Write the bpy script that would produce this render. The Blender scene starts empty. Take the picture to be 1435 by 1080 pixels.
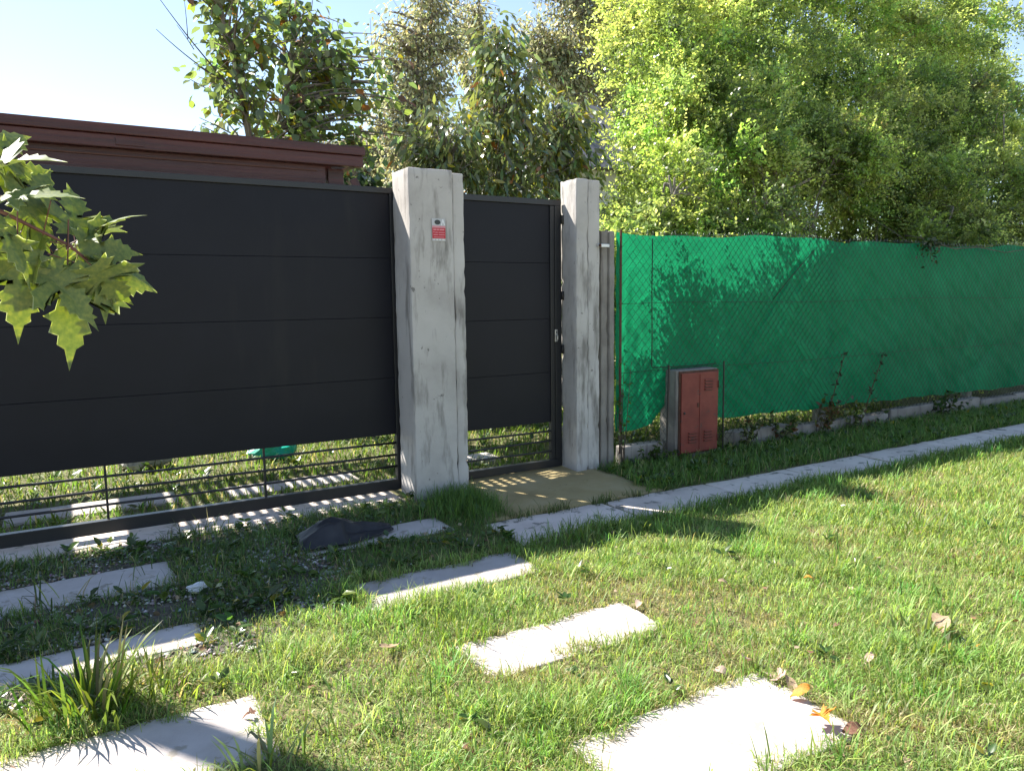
import bpy, bmesh, math, random
import numpy as np
from mathutils import Vector, Matrix, noise
R = math.radians
random.seed(7)
rng = np.random.default_rng(11)
scene = bpy.context.scene
col = scene.collection

# ------------------------------------------------------------------ camera, sky, sun, exposure
CAM_H, PITCH, PSI, ROLL = 1.45, 0.11681, 0.53493, 0.012217
cam_data = bpy.data.cameras.new('camera')
cam_data.sensor_width = 36.0
cam_data.lens = 1050.0 / 1435.0 * 36.0
cam_data.clip_start = 0.05
cam_data.clip_end = 2000
cam = bpy.data.objects.new('camera', cam_data)
col.objects.link(cam)
fw = Vector((math.sin(PSI) * math.cos(PITCH), math.cos(PSI) * math.cos(PITCH), -math.sin(PITCH)))
rt = Vector((math.cos(PSI), -math.sin(PSI), 0))
up = rt.cross(fw)
rt2 = rt * math.cos(ROLL) - up * math.sin(ROLL)
up2 = up * math.cos(ROLL) + rt * math.sin(ROLL)
m = Matrix((rt2, up2, -fw)).transposed().to_4x4()
m.translation = (0, 0, CAM_H)
cam.matrix_world = m
scene.camera = cam

SUN = Vector((-0.63, 1.0, 1.27)).normalized()
elev = math.asin(SUN.z)
world = bpy.data.worlds.new('World')
scene.world = world
world.use_nodes = True
nt = world.node_tree
bg = nt.nodes['Background']
sky = nt.nodes.new('ShaderNodeTexSky')
sky.sky_type = 'NISHITA'
sky.sun_disc = False
sky.sun_elevation = elev
sky.sun_rotation = math.atan2(SUN.x, SUN.y)
sky.air_density = 1.0
sky.dust_density = 0.0
sky.ozone_density = 1.0
hs_ = nt.nodes.new('ShaderNodeHueSaturation')      # a milky, hazy blue
hs_.inputs['Saturation'].default_value = 0.88
nt.links.new(sky.outputs[0], hs_.inputs['Color'])
nt.links.new(hs_.outputs[0], bg.inputs[0])
bg.inputs[1].default_value = 0.08
sl = bpy.data.lights.new('sun', 'SUN')
sl.energy = 5.0
sl.angle = R(0.53)
sl.color = (1.0, 0.94, 0.84)
so = bpy.data.objects.new('sun', sl)
col.objects.link(so)
so.rotation_euler = (-SUN).to_track_quat('-Z', 'Y').to_euler()
so.location = (-6, 10, 13)
scene.view_settings.view_transform = 'Standard'
scene.view_settings.look = 'None'
scene.view_settings.exposure = 1.68
scene.view_settings.gamma = 1.0
scene.view_settings.use_curve_mapping = False
scene.render.engine = 'CYCLES'
scene.cycles.max_bounces = 8
scene.cycles.transmission_bounces = 6
scene.cycles.use_denoising = True

# ------------------------------------------------------------------ helpers: tags, meshes
def tag(o, label=None, cat=None, group=None, kind=None):
    if label: o['label'] = label
    if cat: o['category'] = cat
    if group: o['group'] = group
    if kind: o['kind'] = kind
    return o

def empty(name, loc=(0, 0, 0), rz=0.0):
    o = bpy.data.objects.new(name, None)
    col.objects.link(o)
    o.location = loc
    o.rotation_euler = (0, 0, rz)
    o.empty_display_size = 0.1
    return o

def link(name, me, mat, parent=None):
    if mat is not None:
        for mm in (mat if isinstance(mat, (list, tuple)) else [mat]):
            me.materials.append(mm)
    o = bpy.data.objects.new(name, me)
    col.objects.link(o)
    if parent is not None:
        o.parent = parent
    return o

def share(name, o, parent=None, loc=None, rot=None, scale=None):
    c = bpy.data.objects.new(name, o.data)
    col.objects.link(c)
    c.parent = parent
    if loc is not None: c.location = loc
    if rot is not None: c.rotation_euler = rot
    if scale is not None: c.scale = scale
    return c

def tri_mesh(name, V, T, colr=None, smooth=False):
    V = np.ascontiguousarray(V, np.float32)
    T = np.ascontiguousarray(T, np.int32)
    me = bpy.data.meshes.new(name)
    me.vertices.add(len(V))
    me.vertices.foreach_set('co', V.ravel())
    n = len(T)
    me.loops.add(n * 3)
    me.loops.foreach_set('vertex_index', T.ravel())
    me.polygons.add(n)
    me.polygons.foreach_set('loop_start', np.arange(0, n * 3, 3, dtype=np.int32))
    if smooth:
        me.polygons.foreach_set('use_smooth', np.ones(n, dtype=bool))
    me.update(calc_edges=True)
    if colr is not None:
        a = me.color_attributes.new('col', 'FLOAT_COLOR', 'POINT')
        c4 = np.ones((len(V), 4), np.float32)
        c4[:, :3] = colr
        a.data.foreach_set('color', c4.ravel())
    return me

def bm_mesh(name, bm, smooth=False):
    me = bpy.data.meshes.new(name)
    bm.to_mesh(me)
    bm.free()
    if smooth:
        for p in me.polygons: p.use_smooth = True
    return me

def add_box(bm, x0, x1, y0, y1, z0, z1):
    vs = [bm.verts.new(p) for p in ((x0, y0, z0), (x1, y0, z0), (x1, y1, z0), (x0, y1, z0),
                                    (x0, y0, z1), (x1, y0, z1), (x1, y1, z1), (x0, y1, z1))]
    fs = []
    for q in ((0, 3, 2, 1), (4, 5, 6, 7), (0, 1, 5, 4), (1, 2, 6, 5), (2, 3, 7, 6), (3, 0, 4, 7)):
        fs.append(bm.faces.new([vs[i] for i in q]))
    return vs, fs

def box(name, x0, x1, y0, y1, z0, z1, mat, parent=None, bev=0.0, seg=2):
    bm = bmesh.new()
    add_box(bm, x0, x1, y0, y1, z0, z1)
    if bev > 0:
        bmesh.ops.bevel(bm, geom=list(bm.edges), offset=bev, segments=seg, affect='EDGES', profile=0.6)
    return link(name, bm_mesh(name, bm), mat, parent)

def rough_box(name, x0, x1, y0, y1, z0, z1, mat, parent=None, bev=0.012, step=0.06, amp=0.004, freq=6.0, seed=0.0, chips=0.0, wob=0.0):
    """A block of concrete: bevelled, finely divided, with an uneven surface and chipped arrises."""
    bm = bmesh.new()
    add_box(bm, x0, x1, y0, y1, z0, z1)
    for ax, (a, b) in enumerate(((x0, x1), (y0, y1), (z0, z1))):
        n = int((b - a) / step)
        for k in range(1, n):
            co = [0, 0, 0]; no = [0, 0, 0]
            co[ax] = a + (b - a) * k / n
            no[ax] = 1
            bmesh.ops.bisect_plane(bm, geom=list(bm.verts) + list(bm.edges) + list(bm.faces), plane_co=co, plane_no=no)
    sharp = [e for e in bm.edges if len(e.link_faces) == 2 and e.calc_face_angle(0) > 0.5]
    bmesh.ops.bevel(bm, geom=sharp, offset=bev, segments=2, affect='EDGES', profile=0.5)
    bm.normal_update()
    c = Vector(((x0 + x1) / 2, (y0 + y1) / 2, (z0 + z1) / 2))
    for v in bm.verts:
        p = v.co * freq + Vector((seed, seed * 1.7, seed * 0.3))
        d = noise.noise(p) * amp + noise.noise(p * 3.3) * amp * 0.5
        ne = sum(1 for k, (a, b) in enumerate(((x0, x1), (y0, y1), (z0, z1))) if min(abs(v.co[k] - a), abs(v.co[k] - b)) < bev * 1.2)
        if ne >= 2 and chips > 0:
            q = noise.noise(v.co * 17 + Vector((seed, 0, 0)))
            if q > 0.12: d -= chips * (q - 0.12) * 3
        v.co += v.normal * d
        if wob > 0:
            w = Vector((v.co.x, v.co.y, 0)) * 7 + Vector((seed, seed, seed))
            v.co.x += wob * (noise.noise(w) + .5 * noise.noise(w * 3)); v.co.y += wob * (noise.noise(w + Vector((9, 3, 5))) + .5 * noise.noise(w * 3 + Vector((9, 3, 5))))
    for f in bm.faces: f.smooth = True
    return link(name, bm_mesh(name, bm), mat, parent)

def tube_arrays(paths, sides=5):
    """paths: list of (points Nx3, radii N) -> V, T"""
    VV, TT, off = [], [], 0
    ang = np.linspace(0, 2 * np.pi, sides, endpoint=False)
    ca, sa = np.cos(ang), np.sin(ang)
    for pts, rad in paths:
        pts = np.asarray(pts, float)
        n = len(pts)
        rad = np.broadcast_to(np.asarray(rad, float), (n,))
        d = np.gradient(pts, axis=0)
        d /= np.linalg.norm(d, axis=1, keepdims=True) + 1e-9
        ref = np.array([0.0, 0, 1]) if abs(d[0][2]) < 0.9 else np.array([1.0, 0, 0])
        s = np.cross(d, ref); s /= np.linalg.norm(s, axis=1, keepdims=True) + 1e-9
        t = np.cross(d, s)
        V = pts[:, None] + rad[:, None, None] * (s[:, None] * ca[None, :, None] + t[:, None] * sa[None, :, None])
        VV.append(V.reshape(-1, 3))
        i = np.arange(n - 1)[:, None] * sides
        j = np.arange(sides)[None]
        k = (j + 1) % sides
        a, b, c, e = i + j, i + k, i + sides + k, i + sides + j
        T = np.concatenate([np.stack([a, b, c], -1).reshape(-1, 3), np.stack([a, c, e], -1).reshape(-1, 3)]) + off
        cap0 = np.array([[off, off + q + 1, off + q] for q in range(1, sides - 1)])
        o2 = off + (n - 1) * sides
        cap1 = np.array([[o2, o2 + q, o2 + q + 1] for q in range(1, sides - 1)])
        TT += [T, cap0, cap1]
        off += n * sides
    return np.concatenate(VV), np.concatenate(TT)

def tubes(name, paths, mat, parent=None, sides=6, smooth=True):
    V, T = tube_arrays(paths, sides)
    return link(name, tri_mesh(name, V, T, smooth=smooth), mat, parent)

def unit(a):
    return a / (np.linalg.norm(a, axis=-1, keepdims=True) + 1e-9)

# leaf templates: rows (along, across, out of plane)
BROAD = (np.array([[0, 0, 0], [.28, .36, .07], [.28, -.36, .07], [.45, 0, -.02], [.68, .28, .03], [.68, -.28, .03], [1, 0, -.10]]),
         np.array([[0, 3, 1], [0, 2, 3], [1, 3, 4], [2, 5, 3], [3, 6, 4], [3, 5, 6]]))
LANCE = (np.array([[0, 0, 0], [.35, .16, .03], [.35, -.16, .03], [.7, .12, -.03], [.7, -.12, -.03], [1, 0, -.14]]),
         np.array([[0, 2, 1], [1, 2, 4], [1, 4, 3], [3, 4, 5]]))
SMALL = (np.array([[0, 0, 0], [.5, .30, .05], [.5, -.30, .05], [1, 0, -.02]]), np.array([[0, 2, 1], [1, 2, 3]]))
STRAP = (np.array([[0, .10, 0], [0, -.10, 0], [.5, .10, .02], [.5, -.10, .02], [1, 0, -.08]]),
         np.array([[0, 1, 3], [0, 3, 2], [2, 3, 4]]))

def leaf_arrays(tmpl, P, A, N, L, W, C):
    """P base, A axis, N rough normal, L length, W width factor, C colour (per leaf)"""
    tv, tt = tmpl
    n = len(P)
    A = unit(A)
    S = unit(np.cross(A, N))
    N = np.cross(S, A)
    L = np.broadcast_to(L, (n,))[:, None, None]
    W = np.broadcast_to(W, (n,))[:, None, None]
    V = P[:, None] + L * (A[:, None] * tv[None, :, 0, None] + W * S[:, None] * tv[None, :, 1, None] + N[:, None] * tv[None, :, 2, None])
    T = tt[None] + (np.arange(n) * len(tv))[:, None, None]
    return V.reshape(-1, 3), T.reshape(-1, 3), np.repeat(C, len(tv), axis=0)

def short_blades(P, az, lean, L, W, bend, C):
    n = len(P)
    h = np.stack([np.cos(az), np.sin(az), np.zeros(n)], -1)
    s = np.stack([-np.sin(az), np.cos(az), np.zeros(n)], -1) * (W * .5)[:, None]
    z = np.array([0, 0, 1.0])
    a = lean
    p1 = P + (h * np.sin(a)[:, None] + z * np.cos(a)[:, None]) * (L * .55)[:, None]
    a = lean + bend * 1.3
    p2 = p1 + (h * np.sin(a)[:, None] + z * np.cos(a)[:, None]) * (L * .45)[:, None]
    V = np.stack([P - s * .7, P + s * .7, p1 - s, p1 + s, p2], 1)
    t = np.array([[0, 1, 3], [0, 3, 2], [2, 3, 4]])
    return V.reshape(-1, 3), (t[None] + (np.arange(n) * 5)[:, None, None]).reshape(-1, 3), np.repeat(C, 5, axis=0)

def blade_arrays(P, az, lean, L, W, bend, C):
    """curved grass blades: root P, heading az, start lean, length, width, extra bend"""
    n = len(P)
    h = np.stack([np.cos(az), np.sin(az), np.zeros(n)], -1)
    s = np.stack([-np.sin(az), np.cos(az), np.zeros(n)], -1)
    z = np.array([0, 0, 1.0])
    pts = [P]
    cur = P.copy()
    a = lean.copy()
    for k, f in enumerate((.38, .34, .28)):
        d = h * np.sin(a)[:, None] + z * np.cos(a)[:, None]
        cur = cur + d * (L * f)[:, None]
        pts.append(cur)
        a = a + bend * (0.6 + 0.5 * k)
    wv = (s * (W * .5)[:, None])
    V = np.stack([pts[0] - wv * .7, pts[0] + wv * .7, pts[1] - wv, pts[1] + wv, pts[2] - wv * .75, pts[2] + wv * .75, pts[3]], 1)
    t = np.array([[0, 1, 3], [0, 3, 2], [2, 3, 5], [2, 5, 4], [4, 5, 6]])
    T = t[None] + (np.arange(n) * 7)[:, None, None]
    sh = np.repeat(C, 7, axis=0)
    return V.reshape(-1, 3), T.reshape(-1, 3), sh

def merge(parts):
    V, T, C, off = [], [], [], 0
    for v, t, c in parts:
        V.append(v); T.append(t + off); C.append(c); off += len(v)
    return np.concatenate(V), np.concatenate(T), np.concatenate(C)

def vnoise(x, y, f=1.0, s=0.0):
    """cheap smooth 2-D noise from sines, about -1..1"""
    x = x * f + s; y = y * f + s * 1.3
    return (np.sin(x * 1.7 + 1.3 * np.sin(y * 1.1 + s)) + np.sin(y * 2.3 + 1.7 * np.sin(x * 0.9)) + np.sin((x + y) * 3.1 + s)) / 3

# ------------------------------------------------------------------ materials
def new_mat(name):
    mt = bpy.data.materials.new(name)
    mt.use_nodes = True
    n = mt.node_tree
    for q in list(n.nodes): n.nodes.remove(q)
    out = n.nodes.new('ShaderNodeOutputMaterial')
    return mt, n, out

def tex_noise(n, vec, scale, detail=6, rough=0.6, stretch=None):
    if stretch is not None:
        mp = n.nodes.new('ShaderNodeMapping')
        mp.inputs['Scale'].default_value = stretch
        n.links.new(vec, mp.inputs[0])
        vec = mp.outputs[0]
    t = n.nodes.new('ShaderNodeTexNoise')
    t.inputs['Scale'].default_value = scale
    t.inputs['Detail'].default_value = detail
    t.inputs['Roughness'].default_value = rough
    n.links.new(vec, t.inputs['Vector'])
    return t.outputs['Fac']

def ramp(n, fac, stops):
    r = n.nodes.new('ShaderNodeValToRGB')
    els = r.color_ramp.elements
    while len(els) < len(stops): els.new(0.5)
    for e, (p, c) in zip(els, stops):
        e.position = p
        e.color = (c[0], c[1], c[2], 1) if not isinstance(c, (int, float)) else (c, c, c, 1)
    n.links.new(fac, r.inputs[0])
    return r.outputs[0]

def mixc(n, fac, a, b, mode='MIX'):
    mx = n.nodes.new('ShaderNodeMix')
    mx.data_type = 'RGBA'
    mx.blend_type = mode
    for sock, v in ((mx.inputs[0], fac), (mx.inputs[6], a), (mx.inputs[7], b)):
        if isinstance(v, (int, float)): sock.default_value = v
        elif isinstance(v, tuple): sock.default_value = (*v, 1)
        else: n.links.new(v, sock)
    return mx.outputs[2]

def surface(name, stops, scale=3.0, rough=0.85, bump=0.2, bscale=40.0, stretch=None, spots=None, spec=0.4, metal=0.0, coord='Object', bdist=0.01, streaks=None):
    mt, n, out = new_mat(name)
    b = n.nodes.new('ShaderNodeBsdfPrincipled')
    tc = n.nodes.new('ShaderNodeTexCoord')
    vec = tc.outputs[coord]
    c = ramp(n, tex_noise(n, vec, scale, stretch=stretch), stops)
    if streaks:
        f = ramp(n, tex_noise(n, vec, streaks[0], 5, 0.6, streaks[2]), ((streaks[3], 0.0), (streaks[3] + 0.15, 1.0)))
        c = mixc(n, f, c, streaks[1])
    if name in ('paver', 'walk', 'old_concrete', 'slat'):
        oi = n.nodes.new('ShaderNodeObjectInfo')
        c = mixc(n, 1.0, c, ramp(n, oi.outputs['Random'], ((0.0, (.80, .79, .78)), (1.0, (1.08, 1.07, 1.05)))), 'MULTIPLY')
    if spots:
        f = ramp(n, tex_noise(n, vec, spots[0], 4, 0.65), ((spots[2], 0.0), (spots[2] + 0.06, 1.0)))
        c = mixc(n, f, c, spots[1])
    n.links.new(c, b.inputs['Base Color'])
    b.inputs['Roughness'].default_value = rough
    b.inputs['Metallic'].default_value = metal
    b.inputs['Specular IOR Level'].default_value = spec
    if bump > 0:
        bp = n.nodes.new('ShaderNodeBump')
        bp.inputs['Strength'].default_value = bump
        bp.inputs['Distance'].default_value = bdist
        n.links.new(tex_noise(n, vec, bscale, 8, 0.65, stretch), bp.inputs['Height'])
        n.links.new(bp.outputs[0], b.inputs['Normal'])
    n.links.new(b.outputs[0], out.inputs[0])
    return mt

def leaf_mat(name, trans=0.4, rough=0.4, tint=(1.5, 1.45, 0.5), spec=0.5, colour=None):
    """a thin leaf: glossy skin over a sheet that lets light through"""
    mt, n, out = new_mat(name)
    b = n.nodes.new('ShaderNodeBsdfPrincipled')
    if colour is None:
        at = n.nodes.new('ShaderNodeAttribute'); at.attribute_name = 'col'
        c = at.outputs[0]
    else:
        tc = n.nodes.new('ShaderNodeTexCoord')
        c = ramp(n, tex_noise(n, tc.outputs['Object'], 14, 4), colour)
    n.links.new(c, b.inputs['Base Color'])
    b.inputs['Roughness'].default_value = rough
    b.inputs['Specular IOR Level'].default_value = spec
    tr = n.nodes.new('ShaderNodeBsdfTranslucent')
    n.links.new(mixc(n, 1.0, c, tint, 'MULTIPLY'), tr.inputs[0])
    ms = n.nodes.new('ShaderNodeMixShader')
    ms.inputs[0].default_value = trans
    n.links.new(b.outputs[0], ms.inputs[1]); n.links.new(tr.outputs[0], ms.inputs[2])
    n.links.new(ms.outputs[0], out.inputs[0])
    return mt

M = {}
M['soil'] = surface('soil', ((.25, (.07, .065, .03)), (.5, (.14, .13, .06)), (.75, (.19, .19, .08))), 5, .95, .6, 60, bdist=.02)
M['gravel_bed'] = surface('gravel_bed', ((.3, (.06, .05, .04)), (.7, (.19, .17, .14))), 30, .95, .8, 90, bdist=.02)
M['bounce_road'] = surface('bounce_road', ((.25, (.30, .26, .21)), (.7, (.42, .37, .31))), 3, .95, .5, 60, bdist=.01)
M['paver'] = surface('paver', ((.25, (.42, .375, .355)), (.55, (.53, .485, .47)), (.8, (.58, .545, .525))), 4, .85, .25, 120, spots=(9, (.30, .27, .23), .60), bdist=.004, streaks=(2.5, (.40, .36, .32), (1, 1, 1), .52))
M['walk'] = surface('walk', ((.25, (.54, .46, .42)), (.55, (.68, .59, .54)), (.8, (.74, .66, .61))), 3, .9, .3, 110, spots=(7, (.22, .20, .17), .58), bdist=.004, streaks=(2.0, (.50, .43, .38), (1, 1, 1), .55))
M['apron'] = surface('apron', ((.25, (.24, .185, .085)), (.5, (.33, .26, .125)), (.8, (.40, .335, .20))), 2.6, .9, .35, 80, spots=(10, (.12, .10, .05), .66), bdist=.006)
M['concrete'] = surface('concrete', ((.22, (.30, .275, .26)), (.5, (.44, .415, .395)), (.8, (.51, .485, .465))), 2.2, .88, .35, 70,
                        streaks=(4, (.20, .185, .17), (2.6, 2.6, .5), .52), spots=(18, (.17, .16, .15), .66), bdist=.005)
M['old_concrete'] = surface('old_concrete', ((.25, (.16, .14, .13)), (.5, (.25, .23, .21)), (.8, (.33, .31, .29))), 4, .92, .5, 60,
                            streaks=(4, (.15, .13, .12), (4, 4, .3), .55), bdist=.006)
M['gate'] = surface('gate', ((.3, (.0055, .006, .0105)), (.7, (.0075, .008, .0135))), 3, .48, .08, 7, spots=(40, (.05, .05, .055), .78), spec=.22, bdist=.004, streaks=(3, (.012, .012, .015), (1.5, 1, .25), .60))
M['gate_frame'] = surface('gate_frame', ((.3, (.007, .0075, .010)), (.7, (.010, .0105, .013))), 5, .42, .1, 30, spec=.5, bdist=.002)
M['steel'] = surface('steel', ((.3, (.35, .36, .37)), (.7, (.5, .5, .5))), 20, .35, .05, 60, metal=.9)
M['dark_metal'] = surface('dark_metal', ((.3, (.02, .02, .02)), (.7, (.05, .045, .04))), 20, .6, .1, 60, metal=.3)
M['rust'] = surface('rust', ((.3, (.05, .022, .015)), (.7, (.12, .05, .03))), 20, .85, .4, 60)
M['wire'] = surface('wire', ((.3, (.015, .03, .022)), (.7, (.035, .05, .04))), 10, .6, 0)
M['timber'] = surface('timber', ((.25, (.024, .006, .005)), (.5, (.055, .011, .0085)), (.8, (.105, .022, .015))), 2.5, .38, .4, 12,
                      stretch=(.3, 6, 9), spots=(20, (.36, .27, .22), .71), spec=.45, bdist=.008)
M['slat'] = surface('slat', ((.25, (.08, .03, .02)), (.8, (.16, .07, .045))), 3, .7, .3, 20, bdist=.004)
M['pole'] = surface('pole', ((.25, (.08, .06, .045)), (.8, (.2, .16, .12))), 3, .9, .5, 20, stretch=(3, 3, .3))
M['bark'] = surface('bark', ((.25, (.05, .04, .03)), (.8, (.16, .13, .105))), 6, .95, .7, 30, stretch=(2, 2, .6), bdist=.02)
M['pale_bark'] = surface('pale_bark', ((.25, (.12, .10, .085)), (.8, (.33, .29, .26))), 6, .95, .5, 30, stretch=(2, 2, .6), bdist=.02)
M['cabinet'] = surface('cabinet', ((.25, (.12, .022, .016)), (.5, (.18, .032, .022)), (.8, (.24, .055, .037))), 6, .6, .25, 30, spots=(16, (.09, .035, .03), .63), bdist=.004)
M['rubber'] = surface('rubber', ((.25, (.014, .014, .017)), (.8, (.032, .032, .038))), 12, .55, .4, 50, bdist=.004)
M['white_litter'] = surface('white_litter', ((.3, (.6, .6, .6)), (.7, (.75, .75, .75))), 20, .6, .1, 60)
M['teal'] = surface('teal', ((.3, (.0, .30, .22)), (.7, (.01, .42, .33))), 6, .35, .2, 20, bdist=.01)
M['stone'] = surface('stone', ((.25, (.22, .21, .20)), (.5, (.38, .36, .34)), (.8, (.55, .53, .5))), 20, .9, .3, 120, coord='Object')
M['house_wall'] = surface('house_wall', ((.3, (.62, .6, .58)), (.7, (.75, .74, .72))), 1.5, .9, .2, 40)
M['house_roof'] = surface('house_roof', ((.3, (.10, .10, .12)), (.7, (.17, .17, .19))), 2, .8, .3, 20)
M['glass'] = surface('glass', ((.3, (.02, .025, .03)), (.7, (.03, .035, .04))), 2, .08, 0, spec=.8)
M['red_print'] = surface('red_print', ((.3, (.42, .012, .022)), (.7, (.50, .02, .035))), 10, .4, 0)
M['white_print'] = surface('white_print', ((.3, (.6, .6, .62)), (.7, (.7, .7, .72))), 10, .4, 0)
M['pink_print'] = surface('pink_print', ((.3, (.58, .2, .24)), (.7, (.62, .25, .28))), 10, .4, 0)
M['sticker_film'] = surface('sticker_film', ((.3, (.38, .38, .40)), (.7, (.46, .46, .47))), 10, .3, 0)
M['black_print'] = surface('black_print', ((.3, (.02, .025, .025)), (.7, (.03, .035, .035))), 10, .4, 0)
M['grass'] = leaf_mat('grass', .5, .45, (1.35, 1.3, .7), .35)
M['leaf'] = leaf_mat('leaf', .50, .26, (1.2, 1.25, .7), .8)
M['glossy_leaf'] = leaf_mat('glossy_leaf', .46, .2, (1.25, 1.25, .7), .9)
M['fine_leaf'] = leaf_mat('fine_leaf', .60, .30, (1.4, 1.45, .8), .75)
M['pale_leaf'] = leaf_mat('pale_leaf', .5, .5, (1.3, 1.25, .85), .35)
M['dry_leaf'] = leaf_mat('dry_leaf', .25, .7, (1.3, 1.0, .6), .2)
M['maple_top'] = leaf_mat('maple_top', .5, .45, (1.7, 1.55, .5), .4, ((.3, (.13, .19, .07)), (.5, (.19, .25, .09)), (.72, (.30, .33, .10))))
M['maple_under'] = leaf_mat('maple_under', .40, .6, (1.5, 1.5, .6), .3, ((.3, (.36, .42, .30)), (.7, (.48, .52, .40))))
M['twig_red'] = surface('twig_red', ((.3, (.10, .035, .03)), (.7, (.17, .075, .055))), 30, .5, .1, 60)

def cloth_material():
    mt, n, out = new_mat('shade_cloth')
    tc = n.nodes.new('ShaderNodeTexCoord')
    v = tc.outputs['Object']
    base = ramp(n, tex_noise(n, v, 1.6, 6, .6), ((.3, (.007, .22, .092)), (.6, (.010, .29, .125)), (.8, (.015, .36, .16))))
    fine = ramp(n, tex_noise(n, v, 45, 3, .6, (1, 1, 6)), ((.35, .7), (.65, 1.15)))
    c = mixc(n, 1.0, base, fine, 'MULTIPLY')
    d = n.nodes.new('ShaderNodeBsdfPrincipled')
    d.inputs['Roughness'].default_value = .55
    d.inputs['Specular IOR Level'].default_value = .15
    n.links.new(c, d.inputs['Base Color'])
    bp = n.nodes.new('ShaderNodeBump'); bp.inputs['Strength'].default_value = .35; bp.inputs['Distance'].default_value = .006
    n.links.new(tex_noise(n, v, 18, 8, .65), bp.inputs['Height'])
    n.links.new(bp.outputs[0], d.inputs['Normal'])
    t = n.nodes.new('ShaderNodeBsdfTranslucent')
    n.links.new(mixc(n, 1.0, c, (1.0, 1.0, 1.0), 'MULTIPLY'), t.inputs[0])
    ms = n.nodes.new('ShaderNodeMixShader'); ms.inputs[0].default_value = .36
    n.links.new(d.outputs[0], ms.inputs[1]); n.links.new(t.outputs[0], ms.inputs[2])
    n.links.new(ms.outputs[0], out.inputs[0])
    return mt
M['cloth'] = cloth_material()

# ------------------------------------------------------------------ setting: ground, walkway, kerb, apron
bm = bmesh.new()
bmesh.ops.create_grid(bm, x_segments=2, y_segments=2, size=300)
g = link('ground', bm_mesh('ground', bm), M['soil']); tag(g, kind='structure')

def sheet(name, pts, z, mat, jag=0.0):
    bm = bmesh.new()
    P = []
    for i, a in enumerate(pts):
        b = pts[(i + 1) % len(pts)]
        n = max(1, int(math.dist(a, b) / .08)) if jag else 1
        for k in range(n):
            t = k / n
            x, y = a[0] + (b[0] - a[0]) * t, a[1] + (b[1] - a[1]) * t
            x += jag * noise.noise(Vector((x * 4, y * 4, 1))); y += jag * noise.noise(Vector((x * 4, y * 4, 9)))
            P.append(bm.verts.new((x, y, z)))
    bm.faces.new(P)
    return link(name, bm_mesh(name, bm), mat)

tag(sheet('bounce_road', [(-60, -9.0), (60, -9.0), (60, .35), (-60, .35)], .004, M['bounce_road'], 0), kind='structure')  # unseen pale ground behind the camera, added to bounce sunlight onto the pillars
tag(sheet('gravel_bed', [(-2.4, 3.0), (.6, 3.15), (1.2, 3.45), (1.1, 3.9), (1.9, 4.6), (2.0, 4.9), (-2.4, 4.9)], .004, M['gravel_bed'], .08), kind='structure')
tag(rough_box('gate_kerb', -3.2, 2.02, 4.915, 5.33, -.1, .012, M['walk'], None, .01, .12, .004, 5, 3), kind='structure')

# apron: a slab sloping down from the small gate to the walkway
bm = bmesh.new()
nx, ny = 26, 20
gv = []
for j in range(ny + 1):
    row = []
    for i in range(nx + 1):
        t, s = i / nx, j / ny
        y = 4.14 + (5.34 - 4.14) * s
        xl = 2.25 + .22 * min(1, max(0, (y - 4.14) / .6)); xr = 3.74 - .05 * s
        x = xl + (xr - xl) * t
        if y > 4.78: x = max(x, 2.45)
        z = .012 + .02 * s + .006 * noise.noise(Vector((x * 4, y * 4, 0)))
        row.append(bm.verts.new((x + .02 * noise.noise(Vector((x * 6, y * 6, 4))), y + (.03 * noise.noise(Vector((x * 5, 0, 2))) if j == 0 else 0), z)))
    gv.append(row)
for j in range(ny):
    for i in range(nx):
        f = bm.faces.new((gv[j][i], gv[j][i + 1], gv[j + 1][i + 1], gv[j + 1][i])); f.smooth = True
bnd = [e for e in bm.edges if len(e.link_faces) == 1]
ex = bmesh.ops.extrude_edge_only(bm, edges=bnd)
for v in [q for q in ex['geom'] if isinstance(q, bmesh.types.BMVert)]: v.co.z = -.05
tag(link('doorstep_apron', bm_mesh('doorstep_apron', bm), M['apron']), kind='structure')

walk = tag(empty('walkway', (2.2, 3.85, 0)), kind='structure')
x = 2.22
k = 0
while x < 13.5:
    L = random.uniform(.92, 1.02)
    o = rough_box('slab', x + .008, x + L - .008, 3.64 + random.uniform(-.02, .02), 4.125 + random.uniform(-.02, .01), -.08, .012 + random.uniform(-.008, .008), M['walk'], None, .01, .1, .004, 4, k * 2.1, .004, .014)
    o.parent = walk
    o.matrix_parent_inverse = Matrix.Translation((-2.2, -3.85, 0))
    x += L; k += 1

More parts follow.
